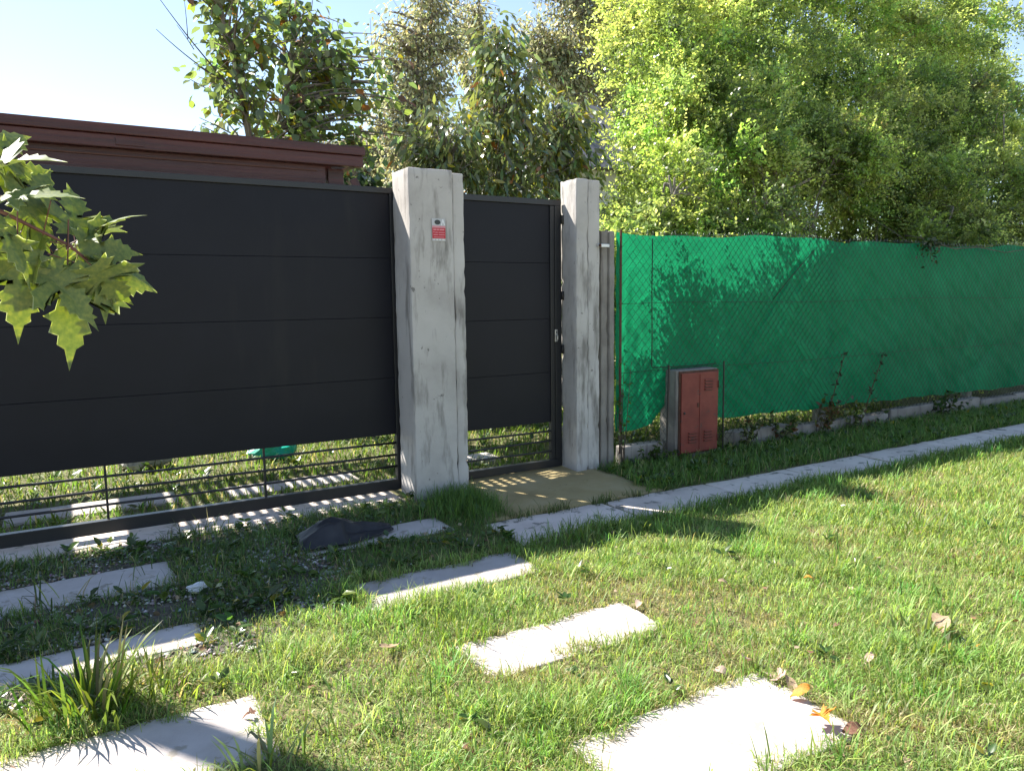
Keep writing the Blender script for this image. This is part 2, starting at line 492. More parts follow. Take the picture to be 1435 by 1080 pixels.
# ------------------------------------------------------------------ pavers of the two wheel tracks
PAVERS = [(-.56, .40, 4.09, 4.47, 'pale concrete paver in the shade nearest the big gate on the left'),
          (-.52, .43, 3.29, 3.53, 'pale concrete paver in shade just behind the tall grass tuft'),
          (-.40, .50, 2.33, 2.755, 'half sunlit concrete paver at the bottom left with the tall grass tuft on its edge'),
          (1.10, 2.02, 4.13, 4.43, 'overgrown concrete paver under the crumpled dark rubber sheet'),
          (1.13, 2.10, 3.22, 3.575, 'sunlit concrete paver with a thin strip of gate shadow along its back edge'),
          (1.30, 2.18, 2.36, 2.69, 'white sunlit concrete paver in the middle of the lawn'),
          (1.30, 2.20, 1.42, 1.885, 'large white sunlit concrete paver at the bottom with dead leaves at its corner')]
for i, (x0, x1, y0, y1, lab) in enumerate(PAVERS):
    cx, cy = (x0 + x1) / 2, (y0 + y1) / 2
    o = rough_box('concrete_paver', x0 - cx, x1 - cx, y0 - cy, y1 - cy, -.06, .010, M['paver'], None, .007, .05, .002, 7, i * 3.3, .004, .016)
    o.location = (cx, cy, 0)
    o.rotation_euler = (R(random.uniform(-.4, .4)), R(random.uniform(-.4, .4)), R(random.uniform(-1, 1)))
    tag(o, lab, 'paver', 'concrete pavers of the two wheel tracks')
BACK = [(-.45, .62, 5.78, 6.12, 'concrete paver behind the left part of the big gate'),
        (.95, 1.95, 5.70, 6.02, 'concrete paver seen through the bars at the right end of the big gate'),
        (2.65, 3.30, 5.75, 6.05, 'concrete paver seen through the bars of the small gate')]
for i, (x0, x1, y0, y1, lab) in enumerate(BACK):
    cx, cy = (x0 + x1) / 2, (y0 + y1) / 2
    o = rough_box('concrete_paver', x0 - cx, x1 - cx, y0 - cy, y1 - cy, -.06, .02, M['paver'], None, .009, .1, .002, 7, i * 5.3, .004)
    o.location = (cx, cy, 0)
    tag(o, lab, 'paver', 'concrete pavers behind the gates')

# ------------------------------------------------------------------ pillars
p1 = empty('concrete_pillar', (2.26, 4.97, 0))
tag(p1, 'broad grey concrete gate pillar with a small red sticker between the two dark gates', 'pillar')
def inp(o, par):
    o.parent = par
    o.matrix_parent_inverse = Matrix.Translation(par.location).inverted() if par.rotation_euler.z == 0 else par.matrix_basis.inverted()
    return o
inp(rough_box('shaft', 2.057, 2.388, 4.81, 5.105, -.1, 2.333, M['concrete'], None, .008, .05, .0025, 5, 1.0, .005), p1)
inp(rough_box('side_pier', 2.3895, 2.478, 4.818, 5.10, -.1, 2.318, M['concrete'], None, .008, .045, .003, 6, 4.0, .008), p1)
p2 = empty('concrete_pillar', (3.645, 5.03, 0))
tag(p2, 'narrow grey concrete gate pillar with a cracked seam between the small gate and the green fence', 'pillar')
inp(rough_box('shaft', 3.53, 3.645, 4.925, 5.15, -.1, 2.376, M['concrete'], None, .008, .04, .003, 7, 9.0, .009), p2)
inp(rough_box('side_pier', 3.6464, 3.76, 4.927, 5.148, -.1, 2.370, M['concrete'], None, .006, .04, .003, 7, 12.0, .007), p2)

# sticker on the broad pillar
st = empty('alarm_sticker', (2.27, 4.806, 1.922))
tag(st, 'small red and white warning sticker high on the broad concrete pillar', 'sticker')
def plate(name, x0, x1, z0, z1, y, mat, th=.0012):
    return inp(box(name, x0, x1, y - th, y, z0, z1, mat), st)
plate('backing', 2.219, 2.322, 1.846, 1.998, 4.8045, M['sticker_film'])
plate('red_field', 2.221, 2.321, 1.862, 1.935, 4.8030, M['red_print'])
plate('white_band', 2.221, 2.321, 1.937, 1.948, 4.8030, M['pink_print'])
for (a, b, z0, z1) in ((2.228, 2.252, 1.918, 1.927), (2.256, 2.272, 1.918, 1.927), (2.276, 2.312, 1.918, 1.927), (2.228, 2.236, 1.902, 1.909), (2.242, 2.262, 1.901, 1.906), (2.268, 2.314, 1.901, 1.906),
                       (2.228, 2.262, 1.885, 1.890), (2.268, 2.314, 1.885, 1.890), (2.232, 2.310, 1.869, 1.873)):
    plate('print_line', a, b, z0, z1, 4.8015, M['pink_print'])
for (a, b) in ((2.226, 2.240), (2.250, 2.264), (2.272, 2.286), (2.296, 2.314)):
    plate('print_line', a, b, 1.850, 1.858, 4.8030, M['white_print'])
bm = bmesh.new()
bmesh.ops.create_circle(bm, cap_ends=True, radius=.021, segments=20)
for v in bm.verts: v.co = Vector((v.co.x * 1.1 + 2.262, 4.8025, v.co.y * .8 + 1.973))
inp(link('camera_picture', bm_mesh('camera_picture', bm), M['black_print']), st)
bm = bmesh.new()
bm.faces.new([bm.verts.new(p) for p in ((2.287, 4.8025, 1.953), (2.296, 4.8025, 1.953), (2.303, 4.8025, 1.978), (2.311, 4.8025, 1.953), (2.320, 4.8025, 1.953), (2.307, 4.8025, 1.994), (2.299, 4.8025, 1.994))])
inp(link('white_mark', bm_mesh('white_mark', bm), M['white_print']), st)

# ------------------------------------------------------------------ gates
GY = 5.13
def gate(name, loc, label, x0, x1, ztop, zbot, seams, bars, rail, stile_l, stile_r, spacers):
    t = empty(name, loc)
    tag(t, label, 'gate')
    zs = seams
    for a, b in zip(zs[:-1], zs[1:]):     # sheet-metal boards, each a shallow tray with a pressed edge
        bm = bmesh.new()
        nxs = 24
        prof = [(0, .0022), (.004, 0), (.5, -.0005), (.996, 0), (1, .0022)]
        rows = []
        for i in range(nxs + 1):
            xx = x0 + stile_l + (x1 - stile_r - x0 - stile_l) * i / nxs
            rows.append([bm.verts.new((xx, GY + oy + .0038 * noise.noise(Vector((xx * 1.1, a * 3 + q * 2, 5))), a + .0003 + (b - a - .0006) * q)) for q, oy in prof])
        for i in range(nxs):
            for j in range(len(prof) - 1):
                f = bm.faces.new((rows[i][j], rows[i + 1][j], rows[i + 1][j + 1], rows[i][j + 1])); f.smooth = False
        ret = bmesh.ops.extrude_face_region(bm, geom=list(bm.faces))
        for v in [q for q in ret['geom'] if isinstance(q, bmesh.types.BMVert)]: v.co.y += .014
        bmesh.ops.recalc_face_normals(bm, faces=list(bm.faces))
        inp(link('board', bm_mesh('board', bm), M['gate']), t)
    inp(box('top_rail', x0, x1, GY - .016, GY + .034, zs[-1] + .001, ztop, M['gate_frame'], None, .003), t)
    inp(box('bottom_rail', x0, x1, GY - .018, GY + .034, rail[0], rail[1], M['gate_frame'], None, .003), t)
    inp(box('stile', x1 - stile_r, x1, GY - .017, GY + .033, rail[1] + .001, zs[-1], M['gate_frame'], None, .003), t)
    inp(box('stile', x0, x0 + stile_l, GY - .017, GY + .033, rail[1] + .001, zs[-1], M['gate_frame'], None, .003), t)
    for z in zs[1:-1]:
        inp(box('seam_strip', x0 + stile_l, x1 - stile_r, GY + .021, GY + .026, z - .02, z + .02, M['gate_frame']), t)
    for z in bars:
        inp(tubes('bar', [(np.array([(xx, GY + .006, z + .003 * math.sin(xx * 3 + z * 40)) for xx in np.linspace(x0 + stile_l - .005, x1 - stile_r + .005, 14)]), .0085)], M['gate_frame'], None, 8), t)
    for s in spacers:
        inp(box('spacer', s - .007, s + .007, GY + .014, GY + .026, rail[1] - .002, zs[0] + .01, M['gate_frame']), t)
    return t
bg_ = gate('sliding_gate', (0, GY, 0), 'wide dark charcoal sheet metal gate on the left with open bars along its foot', -3.1, 2.088, 2.232, .46,
     (.46, .877, 1.317, 1.739, 2.192), (.395, .307, .217), (.045, .125), .06, .05, (1.092, .144, -.80, -1.75))
sg = gate('small_gate', (3.0, GY, 0), 'narrow dark charcoal pedestrian gate between the two concrete pillars', 2.492, 3.512, 2.225, .42,
     (.42, .834, 1.272, 1.722, 2.180), (.346, .258, .176), (.04, .102), .05, .062, ())
inp(box('inner_stile', 3.408, 3.448, GY - .012, GY + .03, .104, 2.178, M['gate_frame'], None, .003), sg)
lk = inp(box('lock_plate', 3.441, 3.468, GY - .026, GY - .0175, 1.085, 1.185, M['steel'], None, .003), sg)
inp(box('keyhole', 3.450, 3.459, GY - .029, GY - .0265, 1.155, 1.170, M['dark_metal']), sg)
inp(box('door_pull', 3.448, 3.461, GY - .045, GY - .027, 1.100, 1.140, M['steel'], None, .003), sg)
for z in (1.46, 1.02, 2.07):
    inp(tubes('hinge', [(np.array([(3.519, GY - .024, z - .035), (3.519, GY - .024, z + .035)]), .011)], M['dark_metal'], None, 8), sg)
    inp(box('hinge_tab', 3.511, 3.536, GY - .03, GY - .022, z - .012, z + .012, M['dark_metal']), sg)

# ------------------------------------------------------------------ concrete fence post
fp = empty('fence_post', (3.87, 5.0, 0))
tag(fp, 'old grey ribbed concrete fence post standing against the narrow pillar', 'post')
inp(rough_box('shaft', 3.806, 3.876, 4.965, 5.07, -.1, 1.985, M['old_concrete'], None, .008, .05, .003, 8, 21, .006), fp)
inp(rough_box('rib', 3.8775, 3.931, 4.945, 5.07, -.1, 1.982, M['old_concrete'], None, .008, .05, .003, 8, 25, .006), fp)
inp(box('clamp', 3.73, 3.85, 4.912, 4.924, 1.845, 1.872, M['steel'], None, .003), fp)
inp(box('clamp_bolt', 3.742, 3.760, 4.900, 4.911, 1.846, 1.870, M['rust'], None, .003), fp)

# ------------------------------------------------------------------ chain-link fence
FY = 4.95
fence = empty('chain_link_fence', (3.97, FY, 0))
tag(fence, 'dark chain-link wire fence stretched in front of the green cloth', 'fence')
FX0, FX1, FZ0, FZ1 = 3.965, 13.6, .10, 1.985
def ftop(x): return FZ1 + .018 * math.sin(x * 1.3) - .012 * math.sin(x * 2.9) + (.02 if x > 7 else 0)
pitch = .072
paths = []
for sgn in (1, -1):
    k = -40
    while True:
        xs = FX0 + k * pitch
        if xs > FX1 + 3: break
        k += 1
        pts = []
        for j in range(13):
            z = FZ0 + (FZ1 - FZ0) * j / 12
            xx = xs + sgn * (z - FZ0) * .92 - (0 if sgn > 0 else 0)
            if FX0 <= xx <= FX1:
                zz = FZ0 + (z - FZ0) / (FZ1 - FZ0) * (ftop(xx) - FZ0)
                pts.append((xx, FY - .014 + sgn * .0025 + .01 * math.sin(xx * 2.1 + z), zz))
        if len(pts) > 1: paths.append((np.array(pts), .0019))
o = inp(tubes('wire_mesh', paths, M['wire'], None, 3), fence); tag(o, kind='stuff')
for z0 in (None, .80, 1.38, .16):
    pts = [(xx, FY - .02 + .006 * math.sin(xx * 2.1), (ftop(xx) if z0 is None else z0 + .01 * math.sin(xx * 1.7))) for xx in np.linspace(FX0, FX1, 60)]
    inp(tubes('line_wire', [(np.array(pts), .0022)], M['wire'], None, 5), fence)
inp(box('tension_bar', 3.968, 3.986, FY - .030, FY - .022, .12, 1.99, M['rust']), fence)
for xx in (6.75, 9.55, 12.4):
    inp(rough_box('post', xx - .05, xx + .05, FY + .06, FY + .16, -.1, 1.95, M['old_concrete'], None, .01, .12, .004, 7, xx), fence)
tw = []
for i in range(150):     # wire ends that stick up along the top
    xx = FX0 + .05 + i * .064
    z = ftop(xx)
    tw.append((np.array([(xx, FY - .018, z - .012), (xx + random.uniform(-.02, .02), FY - .018 + random.uniform(-.015, .015), z + random.uniform(.012, .03))]), .0016))
o = inp(tubes('wire_ends', tw, M['steel'], None, 3), fence); tag(o, kind='stuff')
xx = 4.0; k = 0
while xx < 13.4:
    L = random.uniform(.42, .52) if xx < 4.2 else random.uniform(.75, .95)
    if not (4.45 < xx + L / 2 < 5.15):
        inp(rough_box('plinth_block', xx + .01, xx + L - .01, FY - .05 + random.uniform(-.02, .02), FY + .08, -.1, .155 + random.uniform(-.02, .02), M['old_concrete'], None, .014, .09, .006, 6, k * 1.9, .01), fence)
    xx += L; k += 1

# ------------------------------------------------------------------ green shade cloth
BOT = [(3.94, .31), (4.15, .30), (4.36, .34), (4.48, .47), (4.56, .52), (5.02, .50), (5.08, .34), (5.2, .31), (6.0, .29), (7.2, .28), (9, .25), (10.7, .225), (13.6, .22)]
bx_, bz_ = np.array([p[0] for p in BOT]), np.array([p[1] for p in BOT])
nx, nz = 520, 84
X, Tq = np.meshgrid(np.linspace(3.95, 13.55, nx), np.linspace(0, 1, nz), indexing='ij')
zb = np.interp(X, bx_, bz_) + .012 * np.sin(X * 9) * np.sin(X * 3.7)
zt = np.array([ftop(v) for v in X[:, 0]])[:, None] - .012 + .008 * np.sin(X * 7) + 0 * Tq
Z = zb + (zt - zb) * Tq
Y = np.full_like(X, FY + .004)
def crease(xa, za, xb, zb_, w, amp):
    global Y
    d = np.array([xb - xa, zb_ - za]); L = np.hypot(*d); d = d / L
    s = (X - xa) * d[0] + (Z - za) * d[1]
    t = -(X - xa) * d[1] + (Z - za) * d[0]
    fade = np.clip(s / (.15 * L), 0, 1) * np.clip((L - s) / (.15 * L), 0, 1)
    Y = Y + .95 * amp * fade * np.exp(-(t / w) ** 2) * np.sign(t + 1e-6) ** 0
for cr in ((6.35, 1.9, 5.35, .75, .022, .020), (6.5, 1.85, 5.6, .45, .03, -.018), (6.1, 1.2, 5.75, .35, .02, .018), (4.15, 1.35, 4.62, 1.62, .018, .016), (4.62, 1.62, 4.9, 1.8, .018, .015),
           (5.8, 1.6, 5.0, .95, .04, -.014), (4.1, 1.75, 4.05, .45, .03, .022), (4.22, 1.2, 4.05, .4, .03, -.022), (4.35, .8, 4.05, .36, .025, .024), (4.42, .62, 4.12, .34, .02, -.02),
           (7.4, 1.7, 6.6, .5, .05, .014), (8.6, 1.75, 7.5, .45, .05, -.012), (7.0, 1.1, 6.2, .34, .04, .014), (10.2, .9, 9.2, .4, .05, .016), (9.8, 1.2, 9.0, .5, .06, -.014), (6.0, .95, 5.15, .55, .03, .014),
           (5.1, 1.9, 5.3, .9, .035, .012), (5.45, 1.85, 5.2, .6, .03, -.012), (11, 1.7, 10.2, .5, .05, .014)):
    crease(*cr)
lowf = np.clip(1 - (Z - zb) / .5, 0, 1)
Y = Y + .012 * vnoise(X, Z, 2.2, 3) + .008 * vnoise(X + .6 * Z, Z, 6.1, 1) + .004 * vnoise(X - .5 * Z, Z, 15, 2) + .003 * vnoise(X + Z, Z * .4, 27, 5) + lowf * .02 * vnoise(X, Z * .4, 4.5, 7)
Y = np.maximum(Y, FY - .004)
V = np.stack([X, Y, Z], -1).reshape(-1, 3)
ii = (np.arange(nx - 1)[:, None] * nz + np.arange(nz - 1)[None]).ravel()
T = np.concatenate([np.stack([ii, ii + nz, ii + nz + 1], -1), np.stack([ii, ii + nz + 1, ii + 1], -1)])
cloth = empty('shade_cloth', (3.97, FY, 0))
tag(cloth, 'wrinkled green woven shade cloth hung along the chain-link fence', 'shade cloth')
inp(link('cloth', tri_mesh('cloth', V, T, smooth=True), M['cloth']), cloth)
inp(tubes('hem_cord', [(np.array([(4.33, FY - .012, 1.93), (4.326, FY - .014, 1.5), (4.333, FY - .014, 1.1), (4.33, FY - .016, .845), (4.345, FY - .018, .832), (4.6, FY - .018, .826), (4.9, FY - .018, .822), (5.1, FY - .016, .826)]), .0045)], M['dark_metal'], None, 6), cloth)
inp(tubes('hem_cord', [(np.array([(6.43, FY - .01, 1.88), (6.1, FY - .012, 1.62), (5.85, FY - .01, 1.40)]), .004)], M['dark_metal'], None, 6), cloth)

# ------------------------------------------------------------------ gas meter cabinet
cab = empty('meter_cabinet', (4.75, 4.86, 0), R(0))
tag(cab, 'rusty red metal meter cabinet in a concrete box below the green cloth', 'cabinet')
CX0, CX1, CY = 4.50, 5.0, 4.80
inp(rough_box('housing', CX0 + .002, CX1 - .002, CY + .012, 5.02, -.08, .805, M['old_concrete'], None, .01, .07, .004, 8, 31, .006), cab)
fr = inp(box('door_frame', CX0 + .028, CX1 - .006, CY - .002, CY + .0115, .06, .795, M['rust'], None, .002), cab)
dr = box('door', CX0 + .042, CX1 - .020, CY - .016, CY - .003, .074, .778, M['cabinet'], None, .005); inp(dr, cab)
def sub(o, par): 
    o.parent = par; return o
dcx = (CX0 + CX1) / 2 + .01
sub(box('centre_rib', dcx - .006, dcx + .006, CY - .021, CY - .0165, .10, .76, M['cabinet'], None, .002), dr)
for cxx in (dcx - .085, dcx + .10):
    for k in range(4):
        sub(box('louvre', cxx - .05, cxx + .05, CY - .030, CY - .0165, .163 + k * .027, .177 + k * .027, M['cabinet'], None, .004), dr)
        sub(box('vent_slot', cxx - .048, cxx + .048, CY - .0175, CY - .0162, .156 + k * .027, .163 + k * .027, M['dark_metal']), dr)
for k in range(4):
    sub(box('louvre', dcx + .05, dcx + .15, CY - .030, CY - .0165, .618 + k * .027, .632 + k * .027, M['cabinet'], None, .004), dr)
    sub(box('vent_slot', dcx + .052, dcx + .148, CY - .0175, CY - .0162, .611 + k * .027, .618 + k * .027, M['dark_metal']), dr)
sub(tubes('lock', [(np.array([(CX0 + .075, CY - .020, .43), (CX0 + .075, CY - .0165, .43)]), .012)], M['dark_metal'], None, 10), dr)
sub(box('emblem', dcx - .035, dcx - .012, CY - .020, CY - .0165, .47, .51, M['rust'], None, .003), dr)
for z in (.18, .66):
    sub(tubes('hinge', [(np.array([(CX1 - .022, CY - .019, z - .03), (CX1 - .022, CY - .019, z + .03)]), .006)], M['rust'], None, 8), dr)
for xx, a in ((4.405, .02), (5.09, -.01)):
    s = empty('iron_stake', (xx, 4.82, 0))
    tag(s, 'rusty iron stake against the left side of the meter cabinet' if xx < 4.6 else 'rusty iron stake against the right side of the meter cabinet', 'stake')
    o = box('stake', -.005, .005, -.005, .005, -.1, .86, M['dark_metal'], s, .001)
    box('flange', .0052, .013, .002, .0048, -.1, .85, M['rust'], s)
    s.rotation_euler = (0, a, 0)

# ------------------------------------------------------------------ pergola behind the gate
pg = empty('timber_pergola', (-.5, 6.4, 0))
tag(pg, 'dark red timber pergola rising just above the wide gate', 'pergola')
def tim(name, *a, bev=.006, mat='timber'): return inp(box(name, *a, M[mat], None, bev), pg)
tim('cap_board', -3.2, 1.978, 5.405, 5.492, 2.494, 2.556)
tim('beam', -3.2, 1.966, 5.425, 5.49, 2.413, 2.4925)
for bx_0 in (-1.7, .35):
    tim('splice_plate', bx_0, bx_0 + .16, 5.418, 5.4245, 2.43, 2.476, bev=.001)
tim('lower_beam', -3.2, 1.70, 5.495, 5.56, 2.16, 2.44)
tim('batten', -3.2, 1.64, 5.484, 5.4945, 2.372, 2.380, bev=.001, mat='slat')
tim('beam', -3.2, 2.3, 8.2, 8.27, 2.40, 2.54)
for (xx, yy) in ((-3.0, 5.62), (2.15, 8.30), (-3.0, 8.30)):
    tim('post', xx - .06, xx + .06, yy - .06, yy + .06, -.05, 2.41)
tim('drop_post', 1.74, 1.86, 5.56, 5.68, 1.95, 2.41)
bm = bmesh.new()
add_box(bm, -.25, .25, -.035, .035, -.04, .04)
br = link('brace', bm_mesh('brace', bm), M['timber']); inp(br, pg)
br.matrix_parent_inverse = Matrix.Translation(pg.location).inverted()
br.location = (1.60, 5.62, 2.24); br.rotation_euler = (0, R(-50), 0)
br2 = share('brace', br, pg, (1.99, 5.62, 2.26), (0, R(-118), 0), (.42, .8, .8)); br2.matrix_parent_inverse = Matrix.Translation(pg.location).inverted()
for xx in (-2.9, -1.9, -.9, .1, 1.1, 1.9):
    tim('rafter', xx - .025, xx + .025, 5.4905 if xx < 1.95 else 5.6, 8.19, 2.415, 2.50)
s0 = None
xx = -.72
while xx < 2.0:
    if s0 is None:
        s0 = tim('slat', -.026, .026, 5.55, 8.2, 2.505, 2.525, bev=.002, mat='slat')
        s0.location.x = xx
    else:
        c = share('slat', s0, pg, (xx, 0, 0)); c.matrix_parent_inverse = s0.matrix_parent_inverse.copy()
    xx += .086
xx = -3.1
while xx < -.80:
    if not (-1.40 < xx < -1.08):
        tim('roof_board', xx, xx + .135, 5.55, 8.2, 2.505, 2.52, bev=.002, mat='slat')
    xx += .14

# tall pole in the garden whose shadow crosses the nearest left paver
pl = empty('timber_pole', (-1.86, 5.93, 0))
tag(pl, 'tall weathered timber pole in the garden left of the picture', 'pole')
link('shaft', tri_mesh('shaft', *tube_arrays([(np.array([(0, 0, -.2), (0, 0, 3), (.01, 0, 7.2)]), (.10, .095, .085))], 14), smooth=True), M['pole'], pl)

# ------------------------------------------------------------------ house beyond the trees
hs = empty('white_house', (12.3, 17.6, 0))
tag(hs, 'white walled house with a grey roof glimpsed through the trees above the small gate', 'house')
HX0, HX1, HY0, HY1 = 10.9, 16.8, 16.0, 20.0
inp(box('wall', HX0, HX1, HY0, HY1, -.1, 4.7, M['house_wall']), hs)
bm = bmesh.new()
a = [bm.verts.new(p) for p in ((HX0 - .4, HY0 - .4, 4.705), (HX1 + .4, HY0 - .4, 4.705), (HX1 + .4, HY1 + .4, 4.705), (HX0 - .4, HY1 + .4, 4.705), (HX0 + 1.5, 18, 6.9), (HX1 - 1.5, 18, 6.9))]
for q in ((0, 1, 5, 4), (1, 2, 5), (2, 3, 4, 5), (3, 0, 4), (3, 2, 1, 0)): bm.faces.new([a[i] for i in q])
inp(link('roof', bm_mesh('roof', bm), M['house_roof']), hs)
for wx in (12.0, 13.7, 15.4):
    w = inp(box('window', wx - .5, wx + .5, HY0 - .03, HY0 - .002, 2.6, 3.8, M['glass']), hs)
    for (x0, x1, z0, z1) in ((wx - .56, wx - .502, 2.55, 3.86), (wx + .502, wx + .56, 2.55, 3.86), (wx - .502, wx + .502, 3.802, 3.86), (wx - .502, wx + .502, 2.55, 2.598), (wx - .02, wx + .02, 2.6, 3.8)):
        f = box('window_frame', x0, x1, HY0 - .05, HY0 - .031 if x1 - x0 < .05 else HY0 - .002, z0, z1, M['house_wall']); f.parent = w

# overhead cable
cpts = []
for t in np.linspace(0, 1, 30):
    a = np.array([2.5, 19.0, 4.0]) * (1 - t) + np.array([22.0, 15.0, 10.8]) * t
    a[2] -= 4 * .55 * t * (1 - t)
    cpts.append(a)

# ------------------------------------------------------------------ trees and shrubs
def cols(n, base, var=.25, alt=None, altp=0.0, r=None):
    r = r or rng
    c = np.array(base)[None] * (1 + var * r.normal(size=(n, 1))) * (1 + .10 * r.normal(size=(n, 3)))
    if alt is not None:
        pick = r.random(n)
        acc = 0
        for (a, p) in alt:
            sel = (pick >= acc) & (pick < acc + p)
            c[sel] = np.array(a)[None] * (1 + .2 * r.normal(size=(sel.sum(), 1)))
            acc += p
    return np.clip(c, .004, .8)

def curve(a, b, sag, n=9, wob=.05, r=rng):
    """limb from a to b, leaving upward and arching"""
    a, b = np.array(a, float), np.array(b, float)
    t = np.linspace(0, 1, n)[:, None]
    L = np.linalg.norm(b - a)
    c = (a + b) / 2 + np.array([0, 0, sag * L]) + r.normal(size=3) * wob * L
    return a * (1 - t) ** 2 + 2 * c * t * (1 - t) + b * t ** 2

def blobs(n, spec, r):
    """points in a union of ellipsoids: spec rows (cx,cy,cz, rx,ry,rz, weight)"""
    spec = np.array(spec, float)
    w = spec[:, 6] / spec[:, 6].sum()
    k = r.choice(len(spec), n, p=w)
    d = unit(r.normal(size=(n, 3))) * (r.random((n, 1)) ** .42)
    return spec[k, :3] + d * spec[k, 3:6]

def limb_tree(name, label, cat, base, stems, targets, per, leaf, bark, tmpl, mat, size, wid, droop, spread, colour, var=.25, alt=None, twig_r=.006, limb_r=.03, along=(.45, 1.0), group=None, sag=.12, seed=0):
    r = np.random.default_rng(seed)
    t = empty(name, base)
    tag(t, label, cat, group)
    B = np.array(base)
    paths = []
    nodes = []
    for pts, r0, r1 in stems:
        pts = np.array(pts, float)
        paths.append((pts, np.linspace(r0, r1, len(pts))))
        dense = np.concatenate([pts[i] + (pts[i + 1] - pts[i]) * np.linspace(0, 1, 8)[:, None] for i in range(len(pts) - 1)])
        nodes.append(dense[len(dense) // 3:])
    nodes = np.concatenate(nodes)
    P, A = [], []
    limbs = []
    for tg in targets:
        d = np.linalg.norm(nodes - tg, axis=1) + .9 * np.maximum(0, nodes[:, 2] - tg[2] + .25)
        at = nodes[np.argmin(d + r.random(len(d)) * .25)]
        c = curve(at, tg, sag, 9, .07, r)
        L = np.linalg.norm(tg - at)
        rr = min(limb_r, twig_r * (1 + 2.2 * L))
        limbs.append((c, np.linspace(rr, twig_r * .5, 9)))
        n = max(4, int(per * (.6 + .8 * r.random())))
        tt = r.uniform(along[0], along[1], n)
        seg = c[-1] - c[-2]
        f = tt * 8; i0 = np.minimum(f.astype(int), 7)
        base_p = c[i0] + (c[i0 + 1] - c[i0]) * (f - i0)[:, None]
        off = unit(r.normal(size=(n, 3))) * (r.random((n, 1)) ** .6) * spread
        p = base_p + off
        ax = unit(off + .35 * unit(seg)[None] * spread + r.normal(size=(n, 3)) * spread * .5)
        ax[:, 2] -= droop * (0.6 + .8 * r.random(n))
        P.append(p); A.append(unit(ax))
        for q in range(max(2, n // 9)):     # bare twigs that carry the leaves
            k = r.integers(n)
            limbs.append((np.stack([base_p[k], (base_p[k] + p[k]) / 2 + r.normal(size=3) * .02, p[k]]), (twig_r * .55, twig_r * .4, twig_r * .25)))
    P = np.concatenate(P); A = np.concatenate(A)
    n = len(P)
    N = unit(r.normal(size=(n, 3)) * .7 + np.array([0, 0, 1.0]))
    L = size * (.65 + .6 * r.random(n))
    W = wid * (.8 + .4 * r.random(n))
    C = cols(n, colour, var, alt, r=r)
    V, T, CC = leaf_arrays(tmpl, P, A, N, L, W, C)
    crown = link('crown', tri_mesh('crown', V - B, T, CC), mat, t)
    V, T = tube_arrays(paths, 9)
    link('trunk', tri_mesh('trunk', V - B, T, smooth=True), bark, t)
    V, T = tube_arrays(limbs, 4)
    link('limbs', tri_mesh('limbs', V - B, T, smooth=True), bark, t)
    return t

YELLOW, ORANGE, BROWN = (.30, .26, .03), (.42, .16, .05), (.20, .10, .06)
# broad-leaved fruit tree behind the pergola
r_ = np.random.default_rng(3)
tg = blobs(235, [(3.25, 8.6, 3.35, .7, .6, .6, 1.8), (2.35, 8.3, 3.75, 1.0, .8, .75, 4), (1.8, 8.1, 4.35, .8, .7, .8, 3), (1.5, 8.0, 3.45, .5, .6, .35, 1.0), (3.1, 8.5, 4.0, .6, .6, .55, 1.8), (1.35, 8.0, 4.75, .45, .5, .45, 1.2), (2.6, 8.5, 3.0, .8, .6, .4, 1.6)], r_)
ta = limb_tree('fruit_tree', 'airy broad leaved tree with yellowing leaves against the sky above the pergola', 'tree', (1.9, 8.2, 0),
     [([(1.85, 8.2, -.1), (1.84, 8.2, 1.6), (1.78, 8.15, 2.9), (1.62, 8.1, 3.9), (1.35, 8.0, 4.9)], .06, .018),
      ([(1.95, 8.2, -.1), (1.98, 8.25, 1.7), (2.02, 8.25, 3.0), (2.25, 8.35, 3.9), (2.35, 8.3, 4.7)], .06, .018)],
     tg, 15, None, M['pale_bark'], BROAD, M['leaf'], .108, .9, .75, .22, (.17, .23, .11), .3, ((YELLOW, .05), (ORANGE, .014), (BROWN, .012), ((.22, .28, .08), .25)), limb_r=.022, seed=5)
# bare twigs of the same tree reaching left over the sky
V, T = tube_arrays([(curve((1.6, 8.1, 3.55), (.95, 8.0, 4.28), -.05, 9, .02, r_), np.linspace(.010, .003, 9)), (curve((1.55, 8.1, 3.6), (.92, 8.0, 3.98), -.12, 9, .02, r_), np.linspace(.009, .003, 9)),
                    (curve((1.25, 8.05, 3.86), (1.1, 8.0, 4.05), .02, 5, .02, r_), np.linspace(.005, .002, 5)), (curve((1.2, 8.05, 3.95), (1.18, 8.0, 4.3), .02, 5, .02, r_), np.linspace(.005, .002, 5)),
                    (curve((1.9, 8.1, 4.3), (1.75, 8.0, 5.4), .02, 7, .03, r_), np.linspace(.010, .003, 7)), (curve((3.25, 8.5, 3.9), (3.22, 8.5, 4.62), .0, 5, .01, r_), np.linspace(.006, .002, 5))], 5)
tag(link('bare_twigs', tri_mesh('bare_twigs', V - np.array((1.9, 8.2, 0)), T, smooth=True), M['bark'], ta), kind='stuff')

